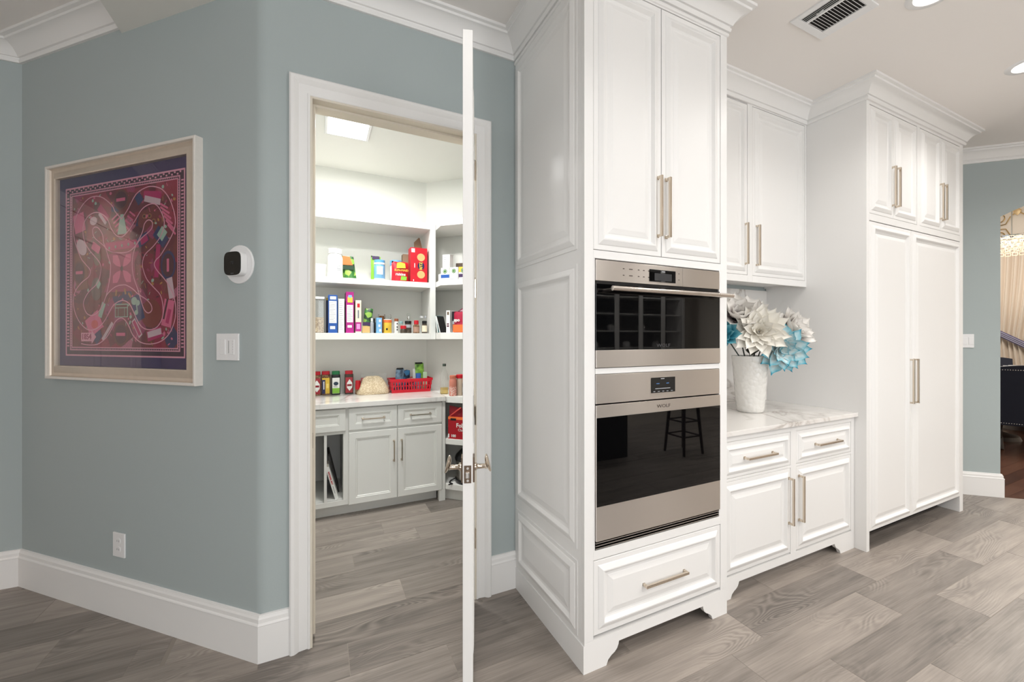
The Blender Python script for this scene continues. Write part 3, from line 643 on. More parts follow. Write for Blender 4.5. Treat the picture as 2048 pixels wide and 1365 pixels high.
for cx, cz, w, h_, m in ((.387, -.005, .052, .070, p_navy), (.036, -.336, .058, .060, p_brown), (-.305, -.008, .050, .066, p_brown), (.036, .345, .058, .052, p_brown)):
    patch(blob(cx, cz, w, h_, 28), m, -.0083); patch(blob(cx, cz, w*.8, h_*.8, 24), p_wine, -.0087); qpatch(cx, cz, w*1.2, .016, PI/2 if cx > .3 else 0, p_pink, -.0091)
for k in range(6): qpatch(.352+.012*k, .285-.024*k, .075, .010, -.45-.06*k, p_pink)
for k in range(5): qpatch(-.01+.012*k, .262-.02*k, .055, .009, .5, p_pink); qpatch(.125-.016*k, .265-.02*k, .050, .009, -.55, p_pink)
patch([(.010+SX, .17), (.085+SX, .17), (.058+SX, .27), (.034+SX, .27)], p_mint, -.0088)
qpatch(.275, .345, .13, .035, -.12, p_mag); qpatch(.275, .318, .12, .03, -.25, p_pale, -.0087)
qpatch(.175, .335, .045, .05, .6, p_navy); qpatch(.335, .135, .10, .06, -.75, p_navy); qpatch(.345, .15, .05, .055, -.75, p_mint, -.0088); qpatch(.205, .13, .08, .05, .45, p_navy); qpatch(.215, .128, .055, .03, .4, p_mag, -.0088)
qpatch(-.105, .29, .10, .04, -.8, p_mag); qpatch(-.11, .262, .08, .018, -.8, p_pale, -.0088); qpatch(-.305, .255, .09, .10, .2, p_pink)
patch(blob(-.185, .256, .03, .022), p_pale, -.0087); patch(blob(-.285, .125, .05, .035, rot=-.8), p_pale, -.0087); qpatch(-.165, .115, .07, .04, -.5, p_pink)
patch(blob(-.155, .06, .03, .04), paint(110, 90, 76, .8)); patch(blob(-.16, -.10, .045, .06), paint(104, 84, 78, .8)); patch(blob(-.145, -.075, .018, .022, 12, 0, .2), p_mint, -.0088)
qpatch(-.29, .0, .10, .20, .1, paint(120, 62, 44, .8), -.0081); qpatch(-.18, -.28, .12, .10, .5, p_pink); qpatch(-.115, -.21, .03, .08, -.45, p_mint, -.0088); patch(blob(-.175, -.283, .028, .022), RED, -.0088)
patch([(x+SX, z) for x, z in ((-.009, -.182), (.091, -.182), (.091, -.25), (-.009, -.25))], p_mint, -.0087)
for a in ((-.004, .086, -.20, -.187), (-.004, .015, -.246, -.204), (.019, .063, -.246, -.204), (.067, .086, -.246, -.204)): patch([(x+SX, z) for x, z in rect(*a)], p_brown, -.0091)
qpatch(.165, -.205, .07, .13, .35, p_navy); patch(blob(.14, -.17, .022, .02), p_mint, -.0088); patch(blob(.168, -.18, .014, .014), p_mint, -.0088); qpatch(.160, -.205, .008, .05, .2, p_mint, -.0088); patch(blob(.155, -.228, .014, .012), p_mint, -.0088)
patch(blob(.265, -.235, .075, .070), paint(122, 44, 36, .8)); qpatch(.385, -.235, .07, .13, -.2, p_pink); qpatch(.39, -.25, .022, .07, -.3, p_mag, -.0088); qpatch(.37, -.215, .012, .10, -.3, p_wine, -.0089)
qpatch(.405, -.115, .04, .10, .2, p_pale); qpatch(.31, .02, .03, .16, -.1, p_mag, -.0081); qpatch(.29, -.335, .11, .05, .25, p_mag); qpatch(.29, -.33, .10, .03, .2, p_pale, -.0088)
qpatch(.16, -.305, .03, .10, .6, p_pale, -.0085); qpatch(.16, -.305, .02, .085, .6, p_mag, -.0089); qpatch(-.07, -.32, .018, .12, -.75, p_pale, -.0085)
rq = random.Random(11); groups = {m.name: (MB(), m) for m in (p_mint, p_pink, p_wine, p_rose, paint(176, 120, 60, .8))}
for k in range(330):
    cx, cz = rq.uniform(-.35, .43), rq.uniform(-.385, .385)
    if abs(cx-.044) < .10 and abs(cz) < .08: continue
    mb_, m_ = groups[rq.choice(list(groups))]; w, h_ = rq.uniform(.004, .013), rq.uniform(.003, .010); a = rq.uniform(0, PI)
    P_ = blob(cx, cz, w, h_, 6, a) if rq.random() < .5 else [(cx+SX+x*math.cos(a)-z*math.sin(a), cz+x*math.sin(a)+z*math.cos(a)) for x, z in ((-w, -.0016), (w, -.0016), (w, .0016), (-w, .0016))]
    mb_.prism(P_, lambda p, q: (p[0], q, p[1]), -.0077, -.0082)
for mb_, m_ in groups.values(): o_ = mb_.obj('print_motifs', m_, bxs); o_['kind'] = 'stuff'
for cx, cz, rot in ((.07, -.12, .3), (.0, -.125, -.2), (.105, -.14, .7)): qpatch(cx, cz, .012, .03, rot, paint(160, 110, 60, .8), -.0087)
for cx, cz in ((.215, .245), (.255, .243), (.285, .215)): patch(blob(cx, cz, .014, .012, 12), paint(150, 96, 56, .8), -.0087); patch(blob(cx, cz, .008, .007, 12), p_wine, -.0090)
patch([(x+SX, z) for x, z in ((-.288, -.327), (-.20, -.327), (-.20, -.312), (-.163, -.349), (-.20, -.386), (-.20, -.372), (-.288, -.372))], PINKL, -.0087)
text('1854', .042, p_rose, bxs, (-.243+SX, -.0094, -.349), bold=.001)
ribbon(OUT_R, .0048, PINKL, 'print_outline', bxs, -.0092); ribbon(OUT_L, .0048, PINKL, 'print_outline', bxs, -.0092)

th = thing('thermostat', 'black glass thermostat on a round white wall plate right of the picture', 'thermostat', on_left(1.7065, 1.744), RZ)
MB().lathe([(0, 0), (.086, 0), (.086, .004), (.083, .0065), (0, .0065)], n=40).obj('wall_plate', PLWHITE, th, smooth=True, ang=30).rotation_euler = (PI/2, 0, 0)
def squircle(w, h_, n=40, p=4): return [(w*abs(math.cos(2*PI*k/n))**(2/p)*math.copysign(1, math.cos(2*PI*k/n)), h_*abs(math.sin(2*PI*k/n))**(2/p)*math.copysign(1, math.sin(2*PI*k/n))) for k in range(n)]
body = MB().prism(squircle(.0525, .054), XZ, -.0065, -.034).obj('body', PLWHITE, th, bevel=.002)
MB().prism(squircle(.0505, .052), XZ, -.034, -.0365).obj('screen', BLACKGL, th, bevel=.001)
text('70', .020, mat('screen_digit', (52, 52, 58), .4), th, (0, -.0368, .002))
bx('screen_mark', mat('screen_mark', (90, 90, 92), .4), th, -.009, .009, -.0369, -.0363, -.045, -.042)
sw = thing('light_switch', 'white double rocker and dimmer switch plate below the thermostat', 'switch', on_left(1.6367, 1.3755), RZ)
bx('wall_plate', PLWHITE, sw, -.0685, .0685, -.0075, 0, -.0605, .0605, .002)
bx('rocker', PLWHITE, sw, -.042, -.0095, -.0105, -.007, -.0335, .0335, .001); k_ = bx('dimmer', PLWHITE, sw, .0065, .044, -.009, -.007, -.0335, .0335, .001)
bx('dimmer_slot', GREYP, k_, .010, .013, -.0095, -.009, -.028, .028); 
for q in range(5): bx('dimmer_light', GREYP, k_, .0365, .0385, -.0094, -.009, -.024+q*.012, -.022+q*.012)
ol = thing('power_outlet', 'white power outlet plate low on the wall under the picture', 'outlet', on_left(.8748, .3646), RZ)
bx('wall_plate', PLWHITE, ol, -.0455, .0455, -.0075, 0, -.061, .061, .002)
for z in (-.021, .021):
    q = MB().prism(squircle(.017, .0145, 20, 3), XZ, -.0065, -.0095)
    q.v = [(v[0], v[1], v[2]+z) for v in q.v]; q = q.obj('socket', PLWHITE, ol)
    for x in (-.007, .007): bx('slot', BLACK, q, x-.001, x+.001, -.0098, -.0094, z-.004, z+.005)
def on_right(s, z): return (P0.x+R2*s, P0.y-R2*s, z)
sr = thing('light_switch', 'white triple rocker switch plate on the wall right of the refrigerator', 'switch', on_right(.868, 1.386), RZ)
bx('wall_plate', PLWHITE, sr, -.085, .060, -.0075, 0, -.061, .061, .002)
for x in (-.058, -.010, .038): bx('rocker', PLWHITE, sr, x-.017, x+.017, -.0105, -.007, -.0335, .0335, .001)

vt = thing('ceiling_vent', 'white ceiling air vent with white slats over a dark backing above the wall cabinet', 'vent', (2.372, 1.238, CZ))
vf = MB()
vf.box(-.142, .142, -.137, -.112, -.008, 0).box(-.142, .142, .100, .137, -.008, 0).box(-.142, -.112, -.112, .100, -.008, 0).box(.085, .142, -.112, .100, -.008, 0).box(-.062, -.050, -.112, .100, -.008, 0)
vf.obj('vent_frame', PLWHITE, vt, bevel=.001)
bx('duct_shadow', mat('vent_dark', (34, 31, 29), .8), vt, -.112, .085, -.112, .100, -.0012, -.0002)  # dark sheet coloured as the shade behind the slats
for q in range(15):
    y = -.108+q*.0145; MB().prism([(-.0035, -.0075), (-.0015, -.0075), (.004, -.0015), (.002, -.0015)], lambda p, a: (a, y+p[0], p[1]), -.050, .085).obj('slat', PLWHITE, vt)
for q in range(4):
    x = -.106+q*.0125; MB().prism([(-.0035, -.0075), (-.0015, -.0075), (.004, -.0015), (.002, -.0015)], lambda p, a: (x+p[0], a, p[1]), -.112, .100).obj('slat', PLWHITE, vt)
MB().tube([(-.075, .04, -.006), (-.082, .025, -.014), (-.09, .0, -.016)], .0025, 6).obj('damper_lever', PLWHITE, vt)
for (x, y), lab in zip(CANS, ('round recessed ceiling light nearest the dining room arch', 'round recessed ceiling light next to the air vent')):
    c = thing('recessed_light', lab, 'light', (x, y, CZ), group='recessed ceiling lights')
    MB().lathe([(.070, -.001), (.072, -.006), (.098, -.004), (.103, 0)], n=40).obj('trim_ring', PLWHITE, c, smooth=True)
    MB().lathe([(0, -.0005), (.072, -.0005)], n=32).obj('lamp_face', mat('lamp_glow', (255, 246, 232), .5, emit=9), c)
pl = thing('panel_light', 'square white flush panel light on the pantry ceiling', 'light', (.182, 3.352, 2.965))
bx('light_frame', PLWHITE, pl, -.152, .152, -.152, .152, -.022, 0, .003)
bx('diffuser', mat('panel_glow', (255, 253, 248), .5, emit=6), pl, -.133, .133, -.133, .133, -.0235, -.0215)

# ------------------------------------------------------------------ pantry joinery
SHK = [(0, 0), (0, .017), (.003, .020), (.050, .020), (.053, .016), (.060, .016), (.064, .010), (.070, .010)]
SHD = [(0, 0), (0, .017), (.003, .020), (.046, .020), (.049, .016), (.054, .016), (.058, .010), (.062, .010)]
pc = thing('pantry_cabinet', 'white pantry base cabinet with open tray slots, drawers and two doors', 'cabinet', (0, 3.60, 0))
c_ = MB().box(-.74, -.11, .02, .62, .10, .868).box(.197, .945, .02, .60, .10, .868).box(.945, .972, .02, .58, .10, .868).box(-.11, .197, .60, .62, .10, .868).box(-.11, .197, .03, .60, .098, .138).box(-.11, .197, .02, .60, .658, .868).box(.162, .197, .02, .6, .138, .658)
c_.box(-.11, .197, .02, .04, .098, .138).box(.918, .972, .005, .06, 0, .10).box(.945, .972, .005, .02, .10, .868)
c_.obj('carcass', PANTRYC, pc, bevel=.001)
bx('slot_divider', PANTRYC, pc, .027, .046, .02, .6, .138, .658)
bx('toe_kick', PANTRYC, pc, -.74, .918, .10, .115, 0, .10)
for x0, x1, hx in ((-.17, .179, None), (.201, .567, .385), (.573, .942, .760)):
    d = MB().panel((x0, .02, .684), (1, 0, 0), (0, 0, 1), (0, -1, 0), x1-x0, .173, SHD).obj('drawer', PANTRYC, pc)
    if hx: pull(d, (hx, .768), .172, False, .010, w=.010, out=.040)
for x0, x1, hx in ((.201, .567, .541), (.573, .942, .603)):
    d = MB().panel((x0, .02, .097), (1, 0, 0), (0, 0, 1), (0, -1, 0), x1-x0, .569, SHK).obj('door', PANTRYC, pc)
    pull(d, (hx, .487), .170, True, 0, w=.010, out=.030)
tag(MB().prism([(-.745, 3.575), (.965, 3.575), (.975, 3.585), (.975, 4.21), (.955, 4.232), (-.745, 4.232)], XY, .8685, .907).obj('countertop', MARBLE, bevel=.002), 'white marble pantry countertop with grey veins under the spice jars', 'countertop')
su = thing('shelf_unit', 'white pantry wall shelves with three long boards and an end panel', 'shelf', (0, 3.85, 1.399))
for z0, z1 in ((2.405, 2.460), (1.870, 1.918), (1.399, 1.455)): bx('shelf', PANTRYC, su, -.745, .899, 0, .388, z0-1.399, z1-1.399, .0015)
bx('end_panel', PANTRYC, su, .899, .948, 0, .385, 0, 1.061, .0015)
cu = thing('corner_shelf_unit', 'white angled corner shelves at the right of the pantry wall', 'shelf', (.95, 3.85, 1.399))
for z0, z1 in ((2.405, 2.460), (1.878, 1.926), (1.401, 1.460)):
    MB().prism([(.001, .0), (.001, -.165), (.95, -1.114), (1.22, -.842), (.001, .376)], XY, z0-1.399, z1-1.399).obj('shelf', PANTRYC, cu, bevel=.0015)
lu = thing('corner_base_unit', 'white angled open base shelves right of the pantry cabinet', 'shelf', (.974, 3.46, 0))
for z0, z1 in ((.852, .907), (.490, .537), (.098, .145)):
    MB().prism([(.001, .135), (.72, -.584), (1.16, -.14), (.03, .72), (.001, .745)], XY, z0, z1).obj('shelf', PANTRYC, lu, bevel=.0015)
MB().prism([(.001, .20), (.66, -.459), (.67, -.449), (.001, .22)], XY, 0, .098).obj('toe_kick', PANTRYC, lu)

# ------------------------------------------------------------------ pantry goods
def carton(name, label, cat, loc, w, d, h_, m, rz=0, group=None, bands=(), part='carton'):
    t = thing(name, label, cat, loc, rz, group)
    MB().box(-w/2, w/2, 0, d, 0, h_).obj(part, m, t, bevel=.0012)
    for q_, (nm, x0, x1, z0, z1, bm_) in enumerate(bands): bx(nm, bm_, t, -w/2+x0*w, -w/2+x1*w, -.0008-.0003*q_, .0005, z0*h_, z1*h_)
    return t
def jar(name, label, cat, loc, r, h_, mb_, ml, lid=.2, neck=.8, group=None, lab=None, square=False, n=24, labm=None, lidr=None):
    t = thing(name, label, cat, loc, 0, group); hb = h_*(1-lid); lr = lidr or r*neck
    if square:
        MB().prism(squircle(r, r*.8, 24, 5), XY, 0, hb*.97).obj('bottle_body', mb_, t, bevel=.004); MB().prism(squircle(lr, lr*.8, 24, 5), XY, hb*.97, h_).obj('lid', ml, t, bevel=.003)
    else:
        MB().lathe([(0, 0), (r*.94, 0), (r, r*.08), (r, hb*.80), (r*.97, hb*.86), (lr*.92, hb*.97), (lr*.92, hb), (0, hb)], n=n).obj('jar_body', mb_, t, smooth=True)
        MB().lathe([(0, hb), (lr, hb), (lr, h_-.003), (lr-.003, h_), (0, h_)], n=n).obj('lid', ml, t, smooth=True)
    if lab:
        z0, z1 = lab
        if square: bx('label', labm, t, -r*.82, r*.82, -r*.8-.0008, -r*.79, z0*h_, z1*h_)
        else:
            q = MB(); nn_ = 14; vs = []
            for k in range(nn_+1):
                a = -PI*.95+PI*.9*k/nn_
                for z in (z0, z1): vs.append(((r+.0006)*math.cos(a), (r+.0006)*math.sin(a), z*h_))
            q.add(vs, [(2*k, 2*k+2, 2*k+3, 2*k+1) for k in range(nn_)]).obj('label', labm, t, smooth=True, recalc=False)
    return t
def pouch(name, label, cat, loc, w, h_, d, m, rz=0, tilt=0, group=None, top=.35, lean=0, part='pouch_body'):
    t = thing(name, label, cat, loc, rz, group); nu, nv = 8, 10; vs = []; fs = []
    for s in (-1, 1):
        for j in range(nv+1):
            v = j/nv
            for i in range(nu+1):
                u = -1+2*i/nu
                ww = w/2*(1-(.06 if v > .85 else 0)*(v-.85)/.15)*(1-.05*math.sin(PI*v))
                th_ = d/2*(1-u**4)*(max(0, 1-v)**.55 if v < .98 else 0)*(1+.10*math.sin(7*v+3*u))
                vs.append((u*ww+lean*v*h_, s*th_-tilt*v*h_, v*h_*(1+.015*math.sin(5*u))))
    n1 = (nu+1)*(nv+1)
    for s in range(2):
        for j in range(nv):
            for i in range(nu): a = s*n1+j*(nu+1)+i; fs.append((a, a+1, a+nu+2, a+nu+1))
    for j in range(nv):
        for i in (0, nu): a = j*(nu+1)+i; fs.append((a, a+nu+1, n1+a+nu+1, n1+a))
    for i in range(nu): fs.append((i, i+1, n1+i+1, n1+i)); a = nv*(nu+1)+i; fs.append((a, a+1, n1+a+1, n1+a))
    MB().add(vs, fs).obj(part, m, t, smooth=True, ang=70); return t
def noise_mat(name, c1, c2, scale, rough=.5, c3=None):
    m, nt, b, N = nodes(name); b.inputs['Roughness'].default_value = rough
    tc = N('TexCoord'); n = N('TexVoronoi' if c3 else 'TexNoise'); n.inputs['Scale'].default_value = scale; nt.links.new(tc.outputs['Object'], n.inputs['Vector'])
    if c3: sp = N('SeparateColor'); nt.links.new(n.outputs['Color'], sp.inputs[0]); src = sp.outputs[0]
    else: src = n.outputs['Fac']
    r_ = ramp(nt, [(.38, c1), (.62, c2)]+([(.85, c3)] if c3 else [])); nt.links.new(src, r_.inputs[0]); nt.links.new(r_.outputs[0], b.inputs['Base Color']); return m
OATS = noise_mat('rolled_oats', (150, 126, 100), (214, 196, 168), 130, .9, (186, 164, 134))
CRUMB = noise_mat('dry_crumbs', (206, 184, 150), (226, 208, 178), 150, .85, (232, 216, 188))
GPRINT = noise_mat('green_bag_print', (56, 112, 50), (170, 210, 90), 26, .35, (40, 66, 44))
SPICE = noise_mat('mixed_spice', (88, 56, 40), (150, 116, 84), 90, .8)
CHECK = noise_mat('salt_label', (210, 90, 70), (240, 214, 200), 120, .4)
TEXTG = mat('fine_print_grey', (120, 124, 136), .6)
def fine_print(t, x0, x1, z0, z1, n, m=TEXTG, y=-.0012):
    q = MB()
    for k in range(n):
        z = z1-(z1-z0)*(k+.5)/n; q.box(x0, x0+(x1-x0)*(.65+.35*((k*7) % 5)/4), y, y+.0007, z-.001, z+.0012)
    o = q.obj('fine_print', m, t); o['kind'] = 'stuff'; return o
# upper shelf
Z2 = 1.918
carton('white_box', 'plain white box behind the white jar at the left end of the upper shelf', 'box', (.02, 4.03, Z2), .14, .12, .13, OFFW)
t = jar('supplement_jar', 'large plain white plastic jar with white screw lid on the upper shelf', 'jar', (.113, 3.938, Z2), .060, .247, OFFW, PLWHITE, .16, .90)
fine_print(t, .012, .056, .06, .105, 4, TEXTG, -.0605)
t = pouch('snack_pouch', 'green and orange snack pouch leaning beside the large white jar', 'pouch', (.232, 3.975, Z2), .108, .205, .05, GPRINT, top=.3, lean=-.12)
flat([(-.066, .125), (.020, .125), (-.004, .198), (-.060, .200)], ORG, 'orange_panel', t, -.021); flat([(-.06, .085), (.03, .085), (.026, .12), (-.062, .12)], paint(30, 60, 40), 'dark_panel', t, -.026)
t = pouch('purple_top_pouch', 'slim pouch with purple top behind the light blue canister', 'pouch', (.448, 4.02, Z2), .085, .232, .045, LGRN)
flat([(-.034, .20), (.030, .205), (.030, .230), (-.034, .230)], PURP, 'purple_top', t, -.014)
t = jar('blue_canister', 'light blue canister with white base and blue lid on the upper shelf', 'canister', (.468, 3.918, Z2), .046, .180, LBLUE, paint(96, 160, 206), .14, .98)
MB().lathe([(.0463, .001), (.0468, .004), (.0468, .014), (.0463, .016)], n=28).obj('base_band', OFFW, t, smooth=True); MB().lathe([(.0464, .139), (.0469, .141), (.0469, .153), (.0464, .155)], n=28).obj('top_band', OFFW, t, smooth=True)
flat(rect(-.028, .022, .05, .12), OFFW, 'label', t, -.0455, .001); fine_print(t, -.024, .018, .055, .115, 6, TEXTG, -.047)
jar('tall_blue_tub', 'blue-lidded white tub behind the red raisin pouch', 'tub', (.627, 4.03, Z2), .056, .205, OFFW, paint(110, 172, 216), .22, 1.0)
t = pouch('raisin_pouch', 'red raisin pouch with yellow picture beside the red cracker box', 'pouch', (.642, 3.915, Z2), .150, .180, .055, RED)
flat([(x, z) for x, z in ((-.035, .118), (.045, .122), (.04, .165), (.0, .175), (-.03, .165))], YEL, 'yellow_badge', t, -.024); flat([(.0, .012), (.05, .012), (.055, .045), (.005, .05)], LGRN, 'grape_picture', t, -.0285)
text('SUN-MAID', .026, YEL, t, (.008, -.0285, .100), bold=.0006); text('raisins', .034, OFFW, t, (.0, -.0305, .064), bold=.0008)
carton('brown_carton', 'small plain brown carton half hidden behind the red cracker box', 'box', (.735, 4.05, Z2), .09, .08, .28, CARD)
t = carton('cracker_box', 'tall red cracker box with two round crackers on the upper shelf', 'box', (.806, 3.893, Z2), .150, .11, .318, RED, bands=(('price_tag', .05, .25, .86, .97, OFFW),))
for z in (.232, .074):
    q = MB().lathe([(0, 0), (.031, 0), (.035, .0007), (.035, .0014), (0, .0014)], n=24).obj('cracker_picture', TAN, t); q.rotation_euler = (PI/2, 0, 0); q.location = (.018, 0, z)
MB().prism([(.018+.030*math.cos(2*PI*k/28), .153+.036*math.sin(2*PI*k/28)) for k in range(28)], XZ, 0, -.001).obj('name_oval', NAVYP, t)
text('RITZ', .034, YEL, t, (.018, -.0014, .153), (PI/2, -PI/2, 0), bold=.0012)
for x, z, h_ in ((-.042, .155, .04), (-.052, .02, .015)): bx('white_mark', OFFW, t, x, x+.006, -.0012, 0, z-h_/2, z+h_/2)
t = thing('cardboard_flap', 'folded brown cardboard leaning behind the red cracker box', 'cardboard', (.85, 4.10, Z2))
MB().prism([(-.028, 0), (.03, 0), (.028, .32), (-.006, .456), (-.048, .41)], XZ, 0, .012).obj('board', CARD, t, bevel=.001); MB().prism([(-.006, .456), (.004, .452), (.038, .32), (.028, .32)], XZ, -.01, .012).obj('folded_edge', CARD, t)
# corner shelf, upper
def on_diag(s, off, z): p = Vector((.95, 4.24))+WD*s; return (p.x-R2*off, p.y-R2*off, z)
ZC = 1.926
tea = [(.411, .084, 'tea box with a dark blue band, left end of the row', BLUE), (.499, .082, 'tea box with a plain white band, middle of the row', OFFW), (.589, .082, 'tea box with yellow top and purple band, right end of row', PURP)]
for k, (s, w, lab, c) in enumerate(tea):
    t = carton('tea_box', 'small white '+lab if k < 2 else 'small '+lab, 'box', on_diag(s, .345, ZC), w, .07, .115, OFFW, RZ, 'tea boxes on the corner shelf', (('color_band', 0, 1, .20, .46, c), ('foot_band', .08, .92, .05, .12, GREY))+((('yellow_top', 0, 1, .6, 1, YEL),) if k == 2 else ()))
    q = MB().lathe([(0, 0), (.020, 0), (.020, .001), (0, .001)], n=20).obj('round_badge', GRN, t); q.rotation_euler = (PI/2, 0, 0); q.location = (0, -.0008, .082)
    q = MB().lathe([(.012, 0), (.014, 0), (.014, .0016), (.012, .0016)], n=20).obj('badge_ring', OFFW, t); q.rotation_euler = (PI/2, 0, 0); q.location = (0, -.0008, .082)
t = carton('white_carton', 'plain white carton standing on top of the tea boxes', 'box', on_diag(.418, .338, ZC+.1165), .072, .06, .116, OFFW, RZ); fine_print(t, -.026, .022, .03, .10, 4)
bx('top_flap', OFFW, t, -.036, .050, .0, .06, .1165, .118)
carton('open_brown_box', 'open brown box behind the white tea box in the middle', 'box', on_diag(.515, .26, ZC), .085, .07, .165, paint(84, 70, 60, .8), RZ)
t = carton('magenta_box', 'crimson box standing behind the purple banded tea box', 'box', on_diag(.605, .25, ZC), .085, .06, .262, paint(190, 40, 76), RZ, bands=(('white_band', .1, .9, .86, .93, OFFW), ('white_word', .2, .8, .50, .62, OFFW)))
carton('low_white_box', 'low white box left of the tea boxes on the corner shelf', 'box', on_diag(.348, .33, ZC), .028, .06, .062, OFFW, RZ)
# middle shelf
Z3 = 1.455
t = thing('oat_container', 'clear square container of oats with white lid on the middle shelf', 'container', (-.035, 3.935, Z3))
bx('oats', OATS, t, -.065, .062, -.055, .055, .003, .128); bx('container', CLEAR, t, -.067, .064, -.058, .058, 0, .278, .004); bx('lid', PLWHITE, t, -.070, .068, -.061, .061, .278, .298, .004)
def cereal(name, label, x0, x1, h_, m, panel, pz, y=3.885, d=.19, extra=(), pm=OFFW):
    t = carton(name, label, 'box', ((x0+x1)/2, y, Z3), x1-x0, d, h_, m, 0, 'cereal cartons on the middle shelf', (('nutrition_panel', .1, .9, pz[0], pz[1], pm),)+tuple(extra))
    w = (x1-x0)/2
    if panel: fine_print(t, -w*.72, w*.66, pz[0]*h_+.008, pz[1]*h_-.008, panel)
    return t
carton('navy_carton', 'dark blue carton with yellow corner behind the blue cereal box', 'box', (.072, 4.10, Z3), .05, .12, .31, NAVYP, bands=(('yellow_corner', 0, .9, .93, 1, YEL),))
cereal('cereal_box', 'blue cereal box with white nutrition panel seen from its narrow side', .060, .130, .318, BLUE, 12, (.26, .84), extra=(('white_tag', .2, .75, .10, .18, OFFW), ('word_mark', .2, .85, .88, .96, OFFW)))
cereal('cereal_box', 'plain white cereal box between the blue and the magenta boxes', .136, .182, .288, OFFW, 15, (.06, .97))
cereal('cereal_box', 'tall magenta cereal box with white nutrition panel, tallest of the row', .195, .256, .350, MAG, 11, (.26, .68), extra=(('white_tag', .2, .75, .13, .19, OFFW), ('picture_patch', .2, .85, .74, .88, YEL), ('picture_dot', .3, .75, .86, .92, LBLUE)))
cereal('cereal_box', 'short cereal box, cream above and magenta below', .269, .315, .281, CREAM, 0, (.34, .98), extra=(('magenta_foot', 0, 1, .05, .33, MAG), ('red_badge', .3, .75, .78, .9, RED), ('script_line', .38, .62, .45, .7, TEXTG), ('white_line', .2, .8, .12, .28, paint(226, 150, 206))), pm=CREAM)
t = pouch('green_chip_bag', 'small green and orange bag right of the cereal boxes', 'bag', (.357, 3.93, Z3), .070, .215, .05, GPRINT, lean=.12)
flat([(-.033, .003), (.030, .003), (.030, .060), (-.030, .062)], TAN, 'orange_panel', t, -.0262); flat([(-.030, .066), (.034, .064), (.036, .095), (-.026, .096)], PURP, 'purple_panel', t, -.0235)
jar('silver_bottle', 'small silver and white bottle beside the green and orange bag', 'bottle', (.404, 3.915, Z3), .016, .130, GREY, OFFW, .2, .6)
jar('dark_bottle', 'slim dark bottle squeezed behind the small blue box', 'bottle', (.428, 3.96, Z3), .012, .132, BLACK, BLACK, .2, .6)
t = carton('small_blue_box', 'small light blue box with white flakes on the middle shelf', 'box', (.461, 3.885, Z3), .046, .05, .135, LBLUE, bands=(('white_flake', .45, .8, .72, .88, OFFW), ('white_flake', .35, .7, .40, .56, OFFW), ('white_flake', .5, .85, .10, .26, OFFW)))
for x, y, mm, lab in ((.497, 4.01, glass('amber_glass', (.75, .5, .3, 1), .03, 1, .35, srgb(150, 96, 60)), 'amber glass clip-top jar behind the yellow tin'), (.547, 4.005, CLEAR, 'clear glass clip-top jar behind the yellow tin')):
    t = thing('clip_jar', lab, 'jar', (x, y, Z3), 0, 'clip-top glass jars on the middle shelf')
    MB().lathe([(0, 0), (.030, 0), (.032, .006), (.032, .11), (.022, .135), (.020, .145), (0, .145)], n=24).obj('jar_body', mm, t, smooth=True); MB().lathe([(0, .1455), (.024, .1455), (.025, .152), (.015, .158), (0, .158)], n=24).obj('lid', mm, t, smooth=True)
    q = MB()
    for s in (-1, 1): q.tube([(s*.024, 0, .13), (s*.030, 0, .145), (s*.029, 0, .166), (s*.020, 0, .168)], .0022, 6)
    q.obj('wire_clip', BRONZE, t)
t = jar('yellow_tin', 'yellow tin with red band and white rim on the middle shelf', 'tin', (.534, 3.912, Z3), .035, .122, YEL, OFFW, .03, 1.0)
MB().lathe([(.0352, .093), (.0358, .095), (.0358, .114), (.0352, .116)], n=28).obj('red_band', ORG, t, smooth=True); flat(blob(-.010-SX, .035, .008, .010, 10), BLACK, 'dark_mark', t, -.0345, .001)
t = jar('spice_grinder', 'small white printed spice grinder with rust red cap', 'grinder', (.609, 3.908, Z3), .019, .130, OFFW, paint(150, 84, 54), .18, .95)
for z in (.03, .055, .085): flat(blob(.004-SX, z, .006, .007, 8), BLACK, 'dark_mark', t, -.0188, .001)
jar('teal_lid_jar', 'small clear jar with pale teal lid behind the low red-lidded jar', 'jar', (.655, 3.96, Z3), .022, .108, CLEAR, paint(150, 186, 186), .2, .9)
jar('low_red_jar', 'lowest jar of the shelf with red lid over dark contents', 'jar', (.668, 3.900, Z3), .027, .068, SMOKE, RED, .42, .95)
t = jar('wide_black_jar', 'dark glass jar with wide black lid and white label', 'jar', (.715, 3.925, Z3), .029, .112, SMOKE, BLACKP, .2, 1.0, lab=(.45, .7), labm=GREY)
t = thing('pepper_mill', 'tall clear pepper mill with steel neck behind the black-lidded jar', 'mill', (.737, 4.02, Z3))
MB().lathe([(0, 0), (.022, 0), (.022, .09), (.014, .12), (.014, .135), (0, .135)], n=20).obj('mill_body', CLEAR, t, smooth=True); MB().lathe([(0, .135), (.013, .135), (.015, .15), (.010, .16), (0, .16)], n=20).obj('steel_neck', CHROME, t, smooth=True); MB().lathe([(0, .16), (.017, .162), (.019, .18), (.012, .19), (0, .19)], n=20).obj('mill_top', CLEAR, t, smooth=True)
jar('red_lid_shaker', 'clear shaker of brown spice with bright red cap, taller of the two on this shelf', 'jar', (.786, 3.915, Z3), .028, .118, SPICE, RED, .3, .74, lab=(.1, .5), labm=paint(176, 140, 120))
jar('pale_cap_bottle', 'pale-capped clear bottle behind the black-capped spice bottle', 'bottle', (.857, 4.02, Z3), .024, .165, CLEAR, PLWHITE, .12, .7)
jar('black_cap_bottle', 'round spice bottle with black cap and cream label near the shelf end', 'bottle', (.859, 3.91, Z3), .024, .115, SMOKE, BLACKP, .24, .9, lab=(.12, .62), labm=CREAM)
